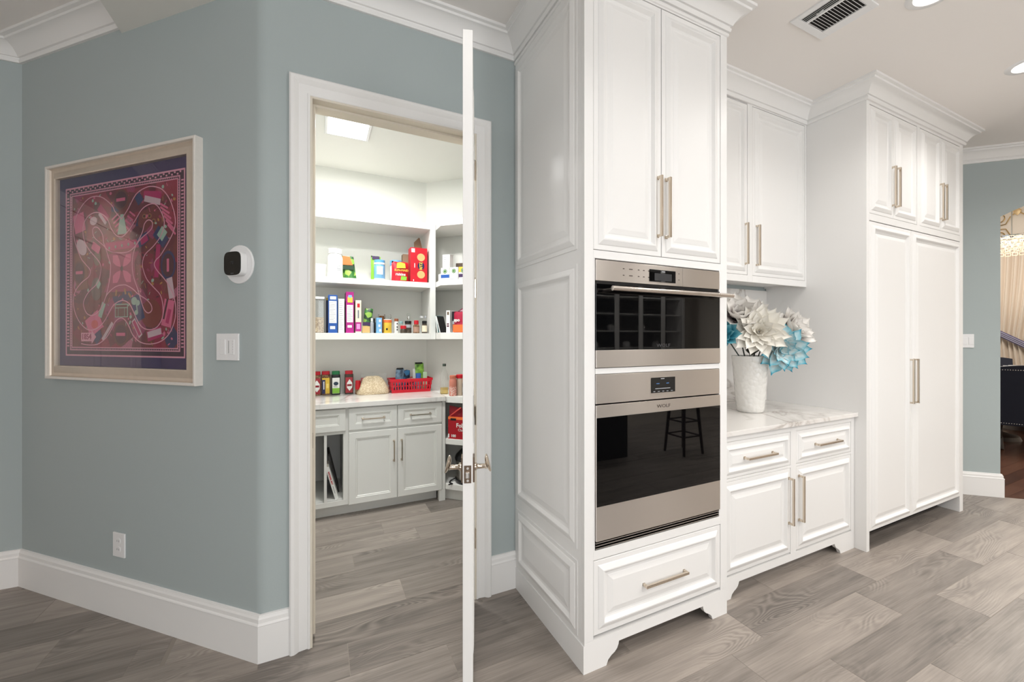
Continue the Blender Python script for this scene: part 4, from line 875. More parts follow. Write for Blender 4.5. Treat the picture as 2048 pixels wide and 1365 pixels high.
jar('shelf_end_bottle', 'slim clear bottle against the end panel of the middle shelf', 'bottle', (.882, 3.975, Z3), .014, .165, CLEAR, GREY, .15, .7)
# corner shelf, middle
ZM = 1.460
for k, (s, m, lab) in enumerate(((.326, paint(120, 160, 160), 'thin pale teal booklet leaning at the left end of the corner shelf'), (.352, BLACK, 'thin black booklet leaning beside the pale teal one'))):
    t = thing('leaning_booklet', lab, 'book', on_diag(s, .33, ZM), RZ); q = bx('cover', m, t, -.006, .006, 0, .12, 0, .155, .001); q.rotation_euler = (0, -.12-.14*k, 0)
    bx('page_block', OFFW, q, -.004, .004, -.001, .119, .002, .153)
t = carton('slim_white_carton', 'slim white carton with dark print left of the red bag', 'box', on_diag(.441, .345, ZM), .038, .12, .198, OFFW, RZ, bands=(('dark_square', .25, .75, .80, .94, BRONZE), ('dark_print', .2, .75, .36, .42, paint(90, 40, 60)), ('dark_print', .2, .75, .26, .33, paint(90, 40, 60))))
t = carton('printed_carton', 'dark-topped printed carton between slim carton and red bag', 'box', on_diag(.515, .315, ZM), .10, .08, .190, GREY, RZ, bands=(('dark_top', 0, 1, .55, 1, paint(40, 26, 34)), ('dark_print', .05, .4, .1, .4, BLACK)))
t = pouch('red_snack_bag', 'red to orange stand-up bag half hidden by the door edge', 'bag', on_diag(.585, .350, ZM), .165, .185, .05, paint(170, 24, 60), RZ)
flat([(-.078, .004), (.078, .004), (.078, .070), (-.078, .070)], ORG, 'orange_foot', t, -.0258); text('spo', .040, OFFW, t, (-.040, -.026, .110), bold=.0014)
t = thing('angled_pink_box', 'pink and maroon box standing tilted behind the red bag', 'box', on_diag(.56, .25, ZM), RZ)
MB().prism([(-.09, .0), (.16, 0), (.16, .30), (.10, .30), (-.09, .185)], XZ, 0, .05).obj('carton', paint(122, 40, 66), t, bevel=.001); MB().prism([(-.06, .19), (.10, .285), (.14, .285), (.14, .20)], XZ, -.001, .0).obj('pink_window', paint(206, 160, 176), t)
# counter
Z4 = .9075
spices = [(-.030, 4.150, 'large spice bottle, red lid and red white label, first at the door jamb', SPICE, RED, paint(160, 40, 50)), (.045, 4.165, 'large spice bottle, red lid and navy yellow label', SPICE, RED, YEL), (.125, 4.140, 'large black spice bottle with green lid and colourful label', BLACK, paint(24, 116, 66), OFFW), (.232, 4.140, 'large grey spice bottle with red lid standing apart beside the small shaker', SMOKE, RED, paint(160, 40, 50))]
for k, (x, y, lab, mb_, ml, lm) in enumerate(spices):
    t = jar('spice_bottle', lab, 'bottle', (x, y, Z4), .036, .210, mb_, ml, .12, .88, 'large spice bottles on the counter', (.06, .72), True, labm=lm)
    yy = -.0305
    if k in (0, 3):
        MB().prism([(.004, .03), (.026, .06), (.026, .10), (.004, .135), (-.018, .10), (-.018, .06)], XZ, yy, yy+.002).obj('label_diamond', OFFW, t); bx('label_band', DRED, t, -.016, .022, yy-.0006, yy, .072, .090)
    elif k == 1: bx('navy_half', NAVYP, t, -.03, -.004, yy, yy+.002, .012, .135); bx('white_dots', OFFW, t, -.02, -.012, yy-.0005, yy, .05, .12); bx('pale_oval', paint(250, 222, 120), t, .004, .022, yy-.0005, yy, .06, .10)
    else: bx('green_half', LGRN, t, -.029, .029, yy, yy+.002, .014, .06); flat(blob(0-SX, .10, .020, .016, 14), paint(30, 50, 70), 'label_badge', t, yy, .0006); fine_print(t, -.02, .02, .065, .085, 2, BLACK, yy-.0005)
jar('small_red_shaker', 'small red-lidded shaker in front, left of the crumb bag', 'jar', (.305, 4.085, Z4), .024, .122, SPICE, RED, .24, .95, lab=(.35, .75), labm=RED, group='small red-lidded shakers')
jar('small_red_shaker', 'small red-lidded shaker tucked behind, touching the crumb bag', 'jar', (.355, 4.165, Z4), .022, .135, SMOKE, RED, .2, .95, group='small red-lidded shakers')
t = thing('crumb_bag', 'clear zip bag full of pale dry crumbs on the marble counter', 'bag', (.428, 4.03, Z4))
vs = []; n_ = 22; rings = [(.0, .135, .055), (.02, .138, .068), (.06, .118, .066), (.10, .100, .055), (.135, .086, .038), (.155, .060, .02), (.158, .01, .004)]
for z, rx_, ry_ in rings:
    for k in range(n_):
        a = 2*PI*k/n_; w = 1+.05*math.sin(5*a+z*40)+.03*math.sin(11*a); c, s = math.cos(a), math.sin(a)
        vs.append((rx_*math.copysign(abs(c)**.7, c)*w, ry_*math.copysign(abs(s)**.7, s)*w, z+.006*math.sin(3*a+z*30)*(z > 0)))
fs = [(j*n_+k, j*n_+(k+1) % n_, (j+1)*n_+(k+1) % n_, (j+1)*n_+k) for j in range(len(rings)-1) for k in range(n_)]+[tuple(range(n_))[::-1], tuple((len(rings)-1)*n_+k for k in range(n_))]
MB().add(vs, fs).obj('crumbs', CRUMB, t, smooth=True, ang=60)
q = [(x, z) for x, z in ((-.10, .10), (.11, .10), (.12, .185), (.06, .178), (.0, .19), (-.06, .175), (-.10, .18))]
MB().prism(q, lambda p, a: (p[0], a+(p[1]-.1)*.35, p[1]), -.012, .012).obj('bag_film', BAGCL, t)
bk = thing('basket', 'red plastic slotted basket holding snack pouches on the pantry counter', 'basket', (.757, 4.065, Z4))
RBK = paint(206, 22, 44, .35); BW, BD, BH = .172, .075, .128
def bsk(z): k = z/BH; return BW+.018*k, BD+.014*k
b = MB()
def bring(z0, z1, th_=.004, extra=0):
    for s in (-1, 1):
        w0, d0 = bsk(z0); w1, d1 = bsk(z1)
        for (p, q_, fn) in (((d0+extra, z0), (d1+extra, z1), 'y'), ((w0+extra, z0), (w1+extra, z1), 'x')):
            poly = [(s*p[0], p[1]), (s*q_[0], q_[1]), (s*(q_[0]-th_), q_[1]), (s*(p[0]-th_), p[1])]
            if fn == 'y': b.prism(poly, lambda r_, a: (a, r_[0], r_[1]), -max(w0, w1)-extra, max(w0, w1)+extra)
            else: b.prism(poly, lambda r_, a: (r_[0], a, r_[1]), -max(d0, d1)-extra, max(d0, d1)+extra)
bring(0, .028); bring(.058, .066); bring(.096, .110); bring(.108, .128, .007, .004); b.box(-BW, BW, -BD, BD, 0, .004)
for z0, z1 in ((.028, .058), (.066, .096)):
    zc = (z0+z1)/2; w, d = bsk(zc)
    for k in range(15):
        x = -w+.012+(2*w-.024)*k/14
        for s in (-1, 1): b.box(x-.0055, x+.0055, s*d-.003, s*d+.003, z0-.001, z1+.001)
    for k in range(6):
        y = -d+.008+(2*d-.016)*k/5
        for s in (-1, 1): b.box(s*w-.003, s*w+.003, y-.0055, y+.0055, z0-.001, z1+.001)
b.obj('basket_body', RBK, bk)
def snack(name, lab, x, y, w, h_, m, clip_=None, lean=0, z=.006, d=.035, rz=0):
    t = pouch(name, lab, 'pouch', (x, y, Z4+z), w, h_, d, m, rz, lean=lean, group='snack pouches in the red basket')
    if clip_:
        q = bx('clip', BLACKP, t, -w*.42+lean*h_, w*.36+lean*h_, -.010, .010, h_*.95, h_*.95+.016, .003)
    return t
snack('snack_pouch', 'grey-blue pouch with black clip at the left end of the red basket', .645, 4.05, .075, .215, noise_mat('blue_grey_print', (60, 74, 92), (120, 150, 176), 24, .3), True, .10)
snack('snack_pouch', 'deep blue pouch left of centre in the red basket', .712, 4.085, .095, .195, noise_mat('deep_blue_print', (26, 50, 84), (60, 130, 180), 24, .3, (24, 36, 60)), None, .02)
snack('snack_pouch', 'bright green pouch with black clip at the right end of the red basket', .862, 4.085, .085, .262, noise_mat('bright_green_print', (66, 116, 30), (150, 200, 80), 18, .3), True, -.06)
carton('small_white_pack', 'small white pack standing up in the middle of the red basket', 'pack', (.812, 4.09, Z4+.006), .045, .02, .205, OFFW, bands=(('blue_band', 0, 1, .1, .5, LBLUE),))
jar('blue_cap_jar', 'round jar with bright blue cap in the red basket', 'jar', (.828, 4.03, Z4+.006), .026, .165, paint(170, 190, 206), paint(60, 110, 190), .3, .95)
carton('pale_green_card', 'pale green packet leaning at the front right of the basket', 'packet', (.892, 4.035, Z4+.006), .038, .008, .175, paint(196, 224, 190))
t = thing('round_snack_pack', 'brown round snack pack lying in the middle of the basket', 'pack', (.757, 4.03, Z4+.105)); MB().lathe([(0, -.025), (.03, -.02), (.045, 0), (.03, .022), (0, .027)], n=20, sx=1.1, sy=.8).obj('wrapper', noise_mat('brown_white_print', (96, 60, 40), (220, 206, 186), 30, .3), t, smooth=True)
# corner counter
Z5 = .9075
t = thing('oil_bottle', 'clear oil bottle with dark cap and a little yellow oil left', 'bottle', (1.000, 3.745, Z5))
MB().lathe([(0, .003), (.033, .003), (.035, .008), (.035, .058), (0, .058)], n=24).obj('oil', OILGL, t, smooth=True)
MB().lathe([(0, 0), (.035, 0), (.037, .004), (.037, .15), (.033, .175), (.018, .215), (.013, .235), (.013, .25), (0, .25)], n=28).obj('bottle', CLEAR, t, smooth=True); MB().lathe([(0, .25), (.0155, .25), (.0155, .272), (0, .273)], n=20).obj('cap', paint(60, 70, 62), t, smooth=True)
t = jar('salt_jar', 'pink salt jar with orange top and white checked lower half', 'jar', (1.036, 3.592, Z5), .032, .178, paint(206, 130, 110), paint(196, 110, 84), .13, .9, lab=(.02, .45), labm=CHECK)
jar('red_lid_jar', 'pale jar with wide bright red lid beside the salt jar', 'jar', (1.104, 3.602, Z5), .034, .182, paint(196, 176, 156), RED, .17, 1.02)
jar('dark_sauce_jar', 'dark sauce jar with orange cap beside the door edge', 'jar', (1.140, 3.570, Z5), .026, .148, paint(50, 34, 40), ORG, .2, .8, lab=(.2, .5), labm=GREY)
# corner base unit
t = carton('coffee_box', 'red coffee pod box with orange top and open lid', 'box', on_diag(.605, .425, .537), .235, .16, .192, paint(168, 20, 34), RZ, bands=(('orange_top', 0, 1, .88, 1, ORG), ('black_tag', .10, .33, .83, .93, BLACK), ('white_side', .0, .05, .05, .22, OFFW)))
text('Folgers', .050, OFFW, t, (.034, -.0012, .118), bold=.0012); text('Classic', .030, OFFW, t, (.020, -.0012, .080)); text('100', .032, OFFW, t, (-.066, -.0012, .026), bold=.001)
bx('orange_mark', ORG, t, .02, .04, -.0012, 0, .052, .058)
lid = MB().prism([(-.117, .19), (.117, .19), (.030, .262), (-.117, .285)], XZ, .02, .026).obj('open_lid', DRED, t)
MB().prism([(-.117, .19), (-.105, .19), (.010, .272), (.002, .280)], XZ, .0, .004).obj('lid_edge', paint(214, 80, 70), t)
ck = thing('pressure_cooker', 'black and steel electric pressure cooker on the lowest corner shelf', 'cooker', on_diag(.645, .285, .145), RZ)
MB().lathe([(0, 0), (.13, 0), (.14, .02), (.14, .04), (.132, .042), (.132, .17), (.14, .172), (.14, .195), (0, .195)], n=36).obj('steel_body', STEEL, ck, smooth=True)
MB().lathe([(.141, 0), (.145, .005), (.145, .034), (.141, .038)], n=36).obj('base_ring', BLACKP, ck, smooth=True); MB().lathe([(0, .195), (.145, .195), (.148, .21), (.14, .235), (.10, .275), (.05, .30), (0, .305)], n=36).obj('lid', BLACKP, ck, smooth=True)
MB().tube([(-.12, -.05, .03), (-.16, -.09, .01), (-.15, -.13, .006), (-.11, -.15, .006), (-.13, -.18, .006)], .006, 8).obj('power_cord', BLACKP, ck)
MB().tube([(-.02, -.142, .215), (-.02, -.16, .22), (.05, -.155, .22), (.05, -.138, .215)], .006, 8).obj('lid_handle', CHROME, ck)
t = thing('cookbook', 'white cookbook with red spine lettering leaning in the tray slot', 'book', (.118, 3.66, .1385))
q = bx('cover', OFFW, t, -.013, .013, 0, .19, 0, .27, .0015); q.rotation_euler = (0, -.26, 0)
bx('page_block', paint(214, 206, 192), q, -.010, .010, .003, .188, .003, .272)
text('RACHAEL RAY', .0165, RED, q, (0, -.0006, .178), (PI/2, PI/2, 0), bold=.0006); bx('grey_line', GREYP, q, -.002, .002, -.0008, 0, .05, .11)
t = thing('baking_tray', 'thin dark tray leaning behind the white cookbook', 'tray', (.138, 3.82, .1385)); q = bx('tray_plate', paint(44, 40, 38), t, -.004, .004, 0, .25, 0, .33, .001); q.rotation_euler = (0, -.22, 0)
bx('tray_rim', paint(60, 56, 52), q, -.012, -.003, 0, .25, .318, .33)

# ------------------------------------------------------------------ vase and artificial flowers
def vase_mat():
    m, nt, b, N = nodes('white_pearl_ceramic'); b.inputs['Base Color'].default_value = srgb(228, 226, 221); b.inputs['Roughness'].default_value = .22
    tc = N('TexCoord'); v = N('TexVoronoi'); v.inputs['Scale'].default_value = 34; nt.links.new(tc.outputs['Object'], v.inputs['Vector'])
    bp = N('Bump'); bp.inputs['Strength'].default_value = .7; bp.inputs['Distance'].default_value = .006; bp.invert = True
    nt.links.new(v.outputs['Distance'], bp.inputs['Height']); nt.links.new(bp.outputs[0], b.inputs['Normal']); return m
VX, VY, VZ = 2.615, 1.885, .9145
vs_ = thing('vase', 'tall white dimpled ceramic vase on the marble counter', 'vase', (VX, VY, VZ))
MB().lathe([(0, .002), (.076, 0), (.084, .006), (.088, .03), (.098, .15), (.108, .29), (.116, .372), (.117, .379), (.112, .379), (.106, .36), (.095, .15), (.08, .02), (0, .02)], n=48).obj('vase_body', vase_mat(), vs_, smooth=True, ang=50)
def petal_mat(name, stops, edge=None):
    m, nt, b, N = nodes(name); b.inputs['Roughness'].default_value = .75
    tc = N('TexCoord'); sp = N('SeparateXYZ'); nt.links.new(tc.outputs['Object'], sp.inputs[0])
    n = N('TexNoise'); n.inputs['Scale'].default_value = 5; nt.links.new(tc.outputs['Object'], n.inputs['Vector'])
    y = math_n(nt, 'ADD', sp.outputs[1], math_n(nt, 'MULTIPLY', math_n(nt, 'SUBTRACT', n.outputs['Fac'], .5), .35))
    y = math_n(nt, 'ADD', y, math_n(nt, 'MULTIPLY', math_n(nt, 'ABSOLUTE', sp.outputs[0]), edge or 0))
    r_ = ramp(nt, stops); nt.links.new(y, r_.inputs[0]); nt.links.new(r_.outputs[0], b.inputs['Base Color']); return m
PW = petal_mat('cream_petal', [(0, (222, 202, 172)), (.25, (243, 237, 224)), (1, (247, 245, 238))])
PT = petal_mat('turquoise_petal', [(.0, (150, 190, 190)), (.15, (226, 236, 232)), (.66, (222, 234, 234)), (.92, (110, 196, 214)), (1.1, (52, 166, 198))], .8)
PG = petal_mat('grey_white_petal', [(.05, (104, 94, 96)), (.36, (150, 140, 140)), (.66, (232, 228, 222)), (1, (244, 241, 236))], .3)
PD2 = petal_mat('deep_turquoise_petal', [(0, (40, 110, 126)), (.5, (60, 156, 178)), (1, (150, 214, 222))])
STEM = mat('wrapped_stem', (66, 76, 72), .7)
def petal_mesh(wid, cup, curl, tip, wav=0, nu=6, nv=8):
    vs = []; fs = []
    for j in range(nv+1):
        v = j/nv
        w = wid*(math.sin(PI*min(1, v*.86+.10))**.8)*(1 if v < .8 else 1-(v-.8)/.2*tip)
        for i in range(nu+1):
            u = -1+2*i/nu
            vs.append((u*w, v*(1-.06*u*u*v), cup*w*u*u*1.4+curl*v*v+wav*math.sin(9*v+4*u)*v))
    for j in range(nv):
        for i in range(nu): a = j*(nu+1)+i; fs.append((a, a+1, a+nu+2, a+nu+1))
    m = MB().add(vs, fs); return m
PROTO = {}
def flower(name, label, cxyz, face, R_, layers, m, shape, stem=True, group='artificial flowers in the vase', z_end=.36, core=None):
    t = thing(name, label, 'flower', cxyz, 0, group)
    f = Vector(face).normalized(); q = f.to_track_quat('Z', 'Y').to_matrix().to_4x4()
    key = (m.name, shape)
    rnd = random.Random(hash(label) % 1000 if False else len(label)*7)
    first = None
    for n, L, el, off, wf in layers:
        for k in range(n):
            ph = 2*PI*k/n+off+rnd.uniform(-.12, .12); e = math.radians(el+rnd.uniform(-7, 7)); s = L*R_*rnd.uniform(.92, 1.06)
            if key in PROTO: o = bpy.data.objects.new('petal', PROTO[key]); COL.objects.link(o); o.parent = t
            else:
                o = petal_mesh(*shape).obj('petal', m, t, smooth=True, ang=180, recalc=False); PROTO[key] = o.data
            o.matrix_local = q @ Matrix.Rotation(ph, 4, 'Z') @ Matrix.Translation((0, .006, 0)) @ Matrix.Rotation(e, 4, 'X') @ Matrix.Diagonal((s*wf, s, s, 1))
    if core:
        MB().lathe([(0, -.01), (.018, -.004), (.022, .008), (.014, .02), (0, .024)], n=14).obj('flower_center', core, t, smooth=True).matrix_local = q
    if stem:
        c = Vector(cxyz); base = Vector((VX+(c.x-VX)*.12, VY+(c.y-VY)*.12, VZ+.06))-c; rim = Vector((VX+(c.x-VX)*.42, VY+(c.y-VY)*.42, VZ+.37))-c
        d = max(.02, .0); MB().tube([Vector((0, 0, 0)), -f*.03+rim*.08, rim*.55-f*.015, rim, base], .0045, 7).obj('stem', STEM, t, smooth=True)
    return t
DAH = (.22, .25, .14, .75); BIG = (.36, .30, .20, .75); TUR = (.28, .35, .16, .85, .02)
flower('dahlia_flower', 'large cream dahlia facing out at the front of the vase', (2.535, 1.765, 1.455), (-.75, -.62, .15), .185,
       [(11, 1.0, 8, 0, 1), (11, .92, 22, .3, 1), (10, .74, 38, .1, 1), (8, .52, 55, .4, 1), (7, .34, 70, .2, .9)], PW, DAH)
flower('turquoise_flower', 'turquoise and white flower drooping over the right of the vase rim', (2.680, 1.715, 1.345), (-.50, -.80, -.22), .165,
       [(9, 1.05, 4, 0, 1), (9, .95, 20, .35, 1), (8, .72, 40, .1, 1), (7, .45, 60, .3, 1)], PT, TUR)
flower('grey_flower', 'grey-centred pale flower leaning right, outermost of the bunch', (2.835, 1.765, 1.455), (.05, -.85, .42), .175,
       [(8, 1.0, 15, 0, 1), (8, .9, 34, .35, 1), (8, .75, 50, .1, 1), (6, .5, 68, .3, 1)], PG, BIG)
flower('grey_flower', 'grey-centred pale flower at the top of the bunch, left side', (2.485, 1.885, 1.54), (-.55, -.60, .70), .180,
       [(7, 1.0, 22, 0, 1), (7, .88, 42, .4, 1), (6, .6, 62, .2, 1)], PG, BIG)
flower('grey_flower', 'grey-centred pale flower at the top of the bunch, above the cream dahlia', (2.640, 1.905, 1.545), (-.30, -.65, .75), .165,
       [(7, 1.0, 22, 0, 1), (7, .88, 42, .4, 1), (6, .6, 62, .2, 1)], PG, BIG)
flower('teal_flower', 'deep teal flower mostly hidden at the left behind the cream dahlia', (2.385, 1.90, 1.43), (-.8, -.35, .3), .115,
       [(8, 1.0, 14, 0, 1), (7, .8, 35, .3, 1)], PD2, TUR)
flower('teal_flower', 'deep teal flower peeking between the cream dahlia and the grey flowers', (2.735, 1.83, 1.465), (-.05, -.55, .75), .120,
       [(8, 1.0, 18, 0, 1), (7, .8, 45, .3, 1)], PD2, TUR)
lvs = thing('leaf_sprig', 'sprig of dull green artificial leaves at the vase rim', 'leaves', (2.555, 1.83, 1.30))
lm = mat('dull_green_leaf', (104, 104, 92), .7); pm = petal_mesh(.24, .2, .15, .9); lo = None
for k in range(9):
    a = PI+1.6*(k/8-.5)*1.7+.6; o = pm.obj('leaf', lm, lvs, smooth=True, recalc=False) if lo is None else lo.copy()
    if lo is not None: COL.objects.link(o)
    lo = o
    o.matrix_local = Matrix.Rotation(a+PI/2, 4, 'Z') @ Matrix.Rotation(.5+.25*(k % 3), 4, 'X') @ Matrix.Diagonal((.075, .085+.01*(k % 2), .085, 1))

# ------------------------------------------------------------------ dining room seen through the arch
def dining_chair(label, x, y, rz):
    t = thing('dining_chair', label, 'chair', (x, y, 0), rz, 'navy dining chairs')
    # local: back of the chair at y = 0 side facing -y
    def bk(u, v): return (u*.29*(1-.03*v), -.02+.05*u*u-.10*v, .31+v*.735+(.03*(1-u*u) if v > .99 else 0))
    vs = []; fs = []; nu, nv = 10, 10
    for s, off in ((0, 0), (1, .07)):
        for j in range(nv+1):
            for i in range(nu+1):
                p = bk(-1+2*i/nu, j/nv); vs.append((p[0], p[1]+off, p[2]))
    n1 = (nu+1)*(nv+1)
    for s in range(2):
        for j in range(nv):
            for i in range(nu): a = s*n1+j*(nu+1)+i; fs.append((a, a+1, a+nu+2, a+nu+1))
    for j in range(nv):
        for i in (0, nu): a = j*(nu+1)+i; fs.append((a, a+nu+1, n1+a+nu+1, n1+a))
    for i in range(nu): fs.append((i, i+1, n1+i+1, n1+i)); a = nv*(nu+1)+i; fs.append((a, a+1, n1+a+1, n1+a))
    MB().add(vs, fs).obj('backrest', NAVY, t, smooth=True, ang=50)
    MB().box(-.29, .29, .05, .50, .31, .49).obj('seat', NAVY, t, bevel=.03, seg=3)
    nb = MB()
    def nail(p): nb.lathe([(.0072, 0), (.005, .0045), (0, .006)], n=6); m = 6*3; nb.v[-m:] = [(v[0]+p[0], p[1]-v[2], p[2]+v[1]) for v in nb.v[-m:]]
    for k in range(27):
        u = -1+2*k/26
        for v in (.035, .955): p = bk(u*.96, v); nail(p)
    for k in range(1, 34):
        for u in (-.96, .96): nail(bk(u, .035+.92*k/34))
    o = nb.obj('nailhead_trim', CHROME, t); o['kind'] = 'stuff'
    for sx, y0, d in ((-1, .06, -1), (1, .06, -1), (-1, .45, 1), (1, .45, 1)):
        MB().tube([(sx*.23, y0, .33), (sx*.235, y0-.02*d, .24), (sx*.225, y0, .13), (sx*.225, y0+d*.03, .05), (sx*.235, y0+d*.06, .0)], [.036, .034, .024, .020, .024], 10).obj('leg', DWOOD, t, smooth=True)
    return t
dining_chair('navy velvet dining chair with nailhead trim, its back towards the arch', 7.80, 1.86, math.radians(-58))
dining_chair('navy velvet dining chair at the far side of the dining table', 10.55, 2.98, math.radians(120))
tb = thing('dining_table', 'dark dining table behind the nearest navy chair', 'table', (9.1, 2.35, 0))
MB().prism(squircle(1.1, .55, 40, 6), XY, .72, .765).obj('tabletop', DWOOD, tb, bevel=.006)
for x in (-.6, .6): MB().lathe([(0, 0), (.26, 0), (.24, .05), (.07, .10), (.10, .35), (.06, .60), (.16, .72), (0, .72)], n=24).obj('pedestal', DWOOD, tb, smooth=True, loc=(x, 0, 0))
for k, (x, y) in enumerate(((8.78, 2.30), (8.98, 2.30))):
    t = thing('wine_glass', ('stemmed white goblet on the dining table, nearer the arch edge', 'stemmed white goblet on the dining table, farther from the arch edge')[k], 'glass', (x, y, .766), 0, 'goblets on the dining table')
    MB().lathe([(0, 0), (.04, 0), (.038, .004), (.006, .012), (.005, .12), (.030, .15), (.042, .19), (.040, .245), (.037, .245), (.038, .19), (.02, .155), (0, .15)], n=20).obj('goblet', PLWHITE, t, smooth=True)
# curtains on the far dining wall
def curtain(name, label, y0, y1, z0, z1, x, pull_to=None):
    vs = []; fs = []; nu, nv = 90, 26; t = thing(name, label, 'curtain', (x, 0, 0))
    for j in range(nv+1):
        v = j/nv; z = z0+(z1-z0)*v
        for i in range(nu+1):
            u = i/nu
            k = 0
            if pull_to is not None:
                zt = 1.42; k = max(0, 1-abs(z-zt)/(z1-zt) if z > zt else 1-(zt-z)/(zt-z0)*.55); k = k**1.6*.25
            y = (y0+(y1-y0)*u)*(1-k)+((pull_to) if pull_to is not None else 0)*k
            vs.append((.055*math.sin(u*2*PI*17+.5*math.sin(5*v))*(1-.2*k)+.03*math.sin(u*31), y, z))
    fs = [(j*(nu+1)+i, j*(nu+1)+i+1, (j+1)*(nu+1)+i+1, (j+1)*(nu+1)+i) for j in range(nv) for i in range(nu)]
    o = MB().add(vs, fs).obj('curtain_panel', CURT, t, smooth=True, ang=180, recalc=False)
    sol = o.modifiers.new('thick', 'SOLIDIFY'); sol.thickness = .004
    return t
cu1 = curtain('curtain', 'cream pleated curtain with purple grey tieback band in the dining room', 2.35, 3.95, .02, 3.28, 12.25, 3.55)
MB().sweep([(3.98, 1.86), (3.6, 1.70), (3.2, 1.44), (2.7, 1.10)], [(-.055, .0), (.055, .0), (.055, .012), (-.055, .012)], fn=lambda x, y, o: (-.115-o, x, y)).obj('tieback_band', TASSEL, cu1)
for q in (-.035, .0, .035): MB().tube([(-.135, 3.98, 1.86+q), (-.135, 3.6, 1.70+q), (-.135, 3.2, 1.44+q), (-.135, 2.7, 1.10+q)], .011, 8).obj('tieback_cord', paint(160, 156, 178, .7), cu1, smooth=True)
rd = thing('curtain_rod', 'dark curtain rod above the cream curtain', 'rod', (12.26, 0, 3.42)); MB().cyl((0, .2, 0), (0, 4.1, 0), .022, 12).obj('rod', NAVYP, rd, smooth=True)
MB().lathe([(0, -.05), (.05, -.02), (.05, .03), (.03, .05), (0, .06)], n=14).obj('finial', GOLD, rd, smooth=True, loc=(0, 4.12, 0))
# scrolled iron ornament on the wall above the curtain
sc = thing('scroll_ornament', 'pale gold wrought iron scroll ornament above the curtain rod', 'ornament', (12.47, 3.12, 3.67))
def spiral(cx, cz, r0, turns, dirn, a0_, n=26): return [(-.02, cx+dirn*(r0*(1-.82*k/n))*math.cos(a0_+2*PI*turns*k/n), cz+(r0*(1-.82*k/n))*math.sin(a0_+2*PI*turns*k/n)) for k in range(n+1)]
for sy in (-1, 1):
    for sz in (-1, 1):
        MB().tube(spiral(sy*.26, sz*.17, .12, 1.4*sz, sy, 0), .010, 6).obj('scroll', GOLD, sc, smooth=True)
        MB().tube(spiral(sy*.55, sz*.10, .09, 1.3*sz, sy, 0), .009, 6).obj('scroll', GOLD, sc, smooth=True)
        MB().tube([(-.02, 0, sz*.28), (-.02, sy*.10, sz*.18), (-.02, sy*.16, sz*.05), (-.02, sy*.36, sz*.02), (-.02, sy*.46, sz*.10)], .010, 6).obj('scroll', GOLD, sc, smooth=True)
for sz in (-1, 1): MB().lathe([(0, -.07), (.05, -.02), (.06, .03), (0, .09)], n=14, sx=.3).obj('leaf_boss', mat('pale_gold_leaf', (226, 200, 156), .45, .6), sc, smooth=True, loc=(-.02, 0, sz*.26))
ch = thing('chandelier', 'hanging chandelier of square crystal frames in the dining room', 'chandelier', (10.20, 2.62, 2.92))
MB().cyl((0, 0, .14), (0, 0, 1.48), .010, 10).obj('stem', CHROME, ch, smooth=True)
MB().lathe([(.30, .13), (.31, .13), (.31, .15), (.30, .15)], n=40).obj('top_ring', CHROME, ch, smooth=True)
for k in range(3): a = PI*k/3; MB().cyl((.3*math.cos(a), .3*math.sin(a), .14), (-.3*math.cos(a), -.3*math.sin(a), .14), .007, 8).obj('spoke', CHROME, ch)
for tier, (z, n, w) in enumerate(((.10, 26, .028), (.035, 26, .031), (-.03, 26, .028), (-.095, 24, .030))):
    for k in range(n):
        a = 2*PI*(k+.5*tier)/n; q = MB()
        for s in (-1, 1): q.box(-w, w, -.006, .006, s*.024-.006, s*.024+.006); q.box(s*w-.006, s*w+.006, -.006, .006, -.024, .024)
        o = q.obj('crystal_frame', mat('crystal_champagne', (236, 222, 200), .12, .6), ch, loc=(.31*math.cos(a), .31*math.sin(a), z+.010*math.sin(k*2.3))); o.rotation_euler = (0, 0, a+PI/2)

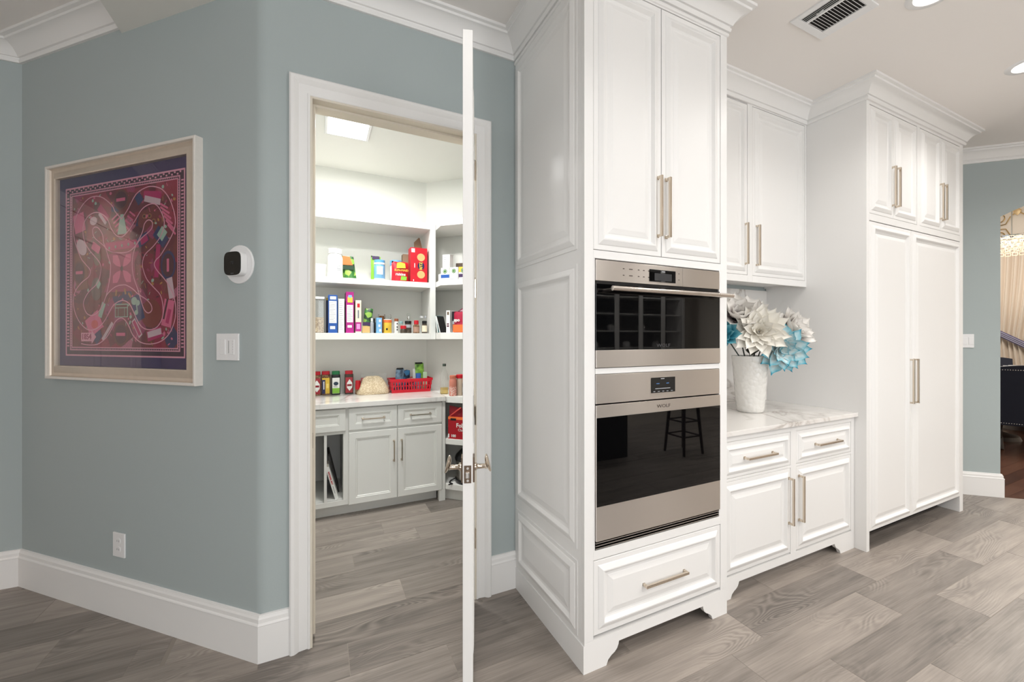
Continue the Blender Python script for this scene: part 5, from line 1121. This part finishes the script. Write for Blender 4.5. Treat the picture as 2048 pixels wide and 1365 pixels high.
# ------------------------------------------------------------------ behind the camera: what the dark oven glass mirrors
hu = thing('china_cabinet', 'white glass-front china cabinet mirrored in the upper oven glass', 'cabinet', (3.1, -3.2, 0))
hb_ = MB().box(0, 3.4, -.45, -.43, 0, 2.8).box(0, .05, -.43, 0, 0, 2.8).box(3.35, 3.4, -.43, 0, 0, 2.8).box(.05, 3.35, -.43, 0, .85, .90).box(.05, 3.35, -.43, 0, 2.75, 2.8).box(.05, 3.35, -.03, 0, 0, .85)
hb_.obj('carcass', WHITE, hu)
for z in (1.2, 1.52, 1.84, 2.16, 2.48): bx('shelf', WHITE, hu, .05, 3.35, -.42, -.06, z, z+.025)
bx('back_panel', mat('cabinet_shadow', (50, 48, 46), .8), hu, .05, 3.35, -.43, -.42, .9, 2.75)
for k in range(7): x = .0+k*.5585; bx('stile', WHITE, hu, x, x+.05 if k == 6 else x+.09, .0, .02, .88, 2.8)
for k in range(6): bx('glass_pane', MATS['window_glass'], hu, .09+k*.5585, .56+k*.5585, .004, .008, .9, 2.75)
for k in range(8):
    o = jar('teacup_stack', 'white cup behind the china cabinet glass, mirrored in the oven, number %d from the left' % 0 if False else 'white cups behind the china cabinet glass, mirrored in the oven', 'cup', (3.4+.37*k, -3.45, 1.225 if k % 2 else 1.545), .07, .12, PLWHITE, PLWHITE, .1, .6, group='white cups in the china cabinet')
il = thing('kitchen_island', 'dark kitchen island with pale top mirrored in the lower oven glass', 'island', (2.0, -1.5, 0))
bx('island_base', paint(34, 32, 34), il, -.95, 1.25, -.5, .5, 0, .87); bx('island_top', MARBLE, il, -1.0, 1.3, -.55, .62, .87, .91, .003)
st = thing('bar_stool', 'dark wooden bar stool mirrored in the lower oven glass', 'stool', (4.0, -.85, 0))
MB().lathe([(0, .68), (.19, .68), (.2, .70), (.19, .73), (0, .735)], n=28).obj('seat', DWOOD, st, smooth=True)
for k in range(4):
    a = PI/4+PI/2*k; MB().tube([(.22*math.cos(a), .22*math.sin(a), 0), (.15*math.cos(a), .15*math.sin(a), .69)], [.016, .022], 8).obj('leg', DWOOD, st)
for z, r_ in ((.22, .197), (.40, .181)):
    q = MB()
    for k in range(4): a, b__ = PI/4+PI/2*k, PI/4+PI/2*(k+1); q.cyl((r_*math.cos(a), r_*math.sin(a), z), (r_*math.cos(b__), r_*math.sin(b__), z), .010, 8)
    q.obj('stretcher', DWOOD, st)
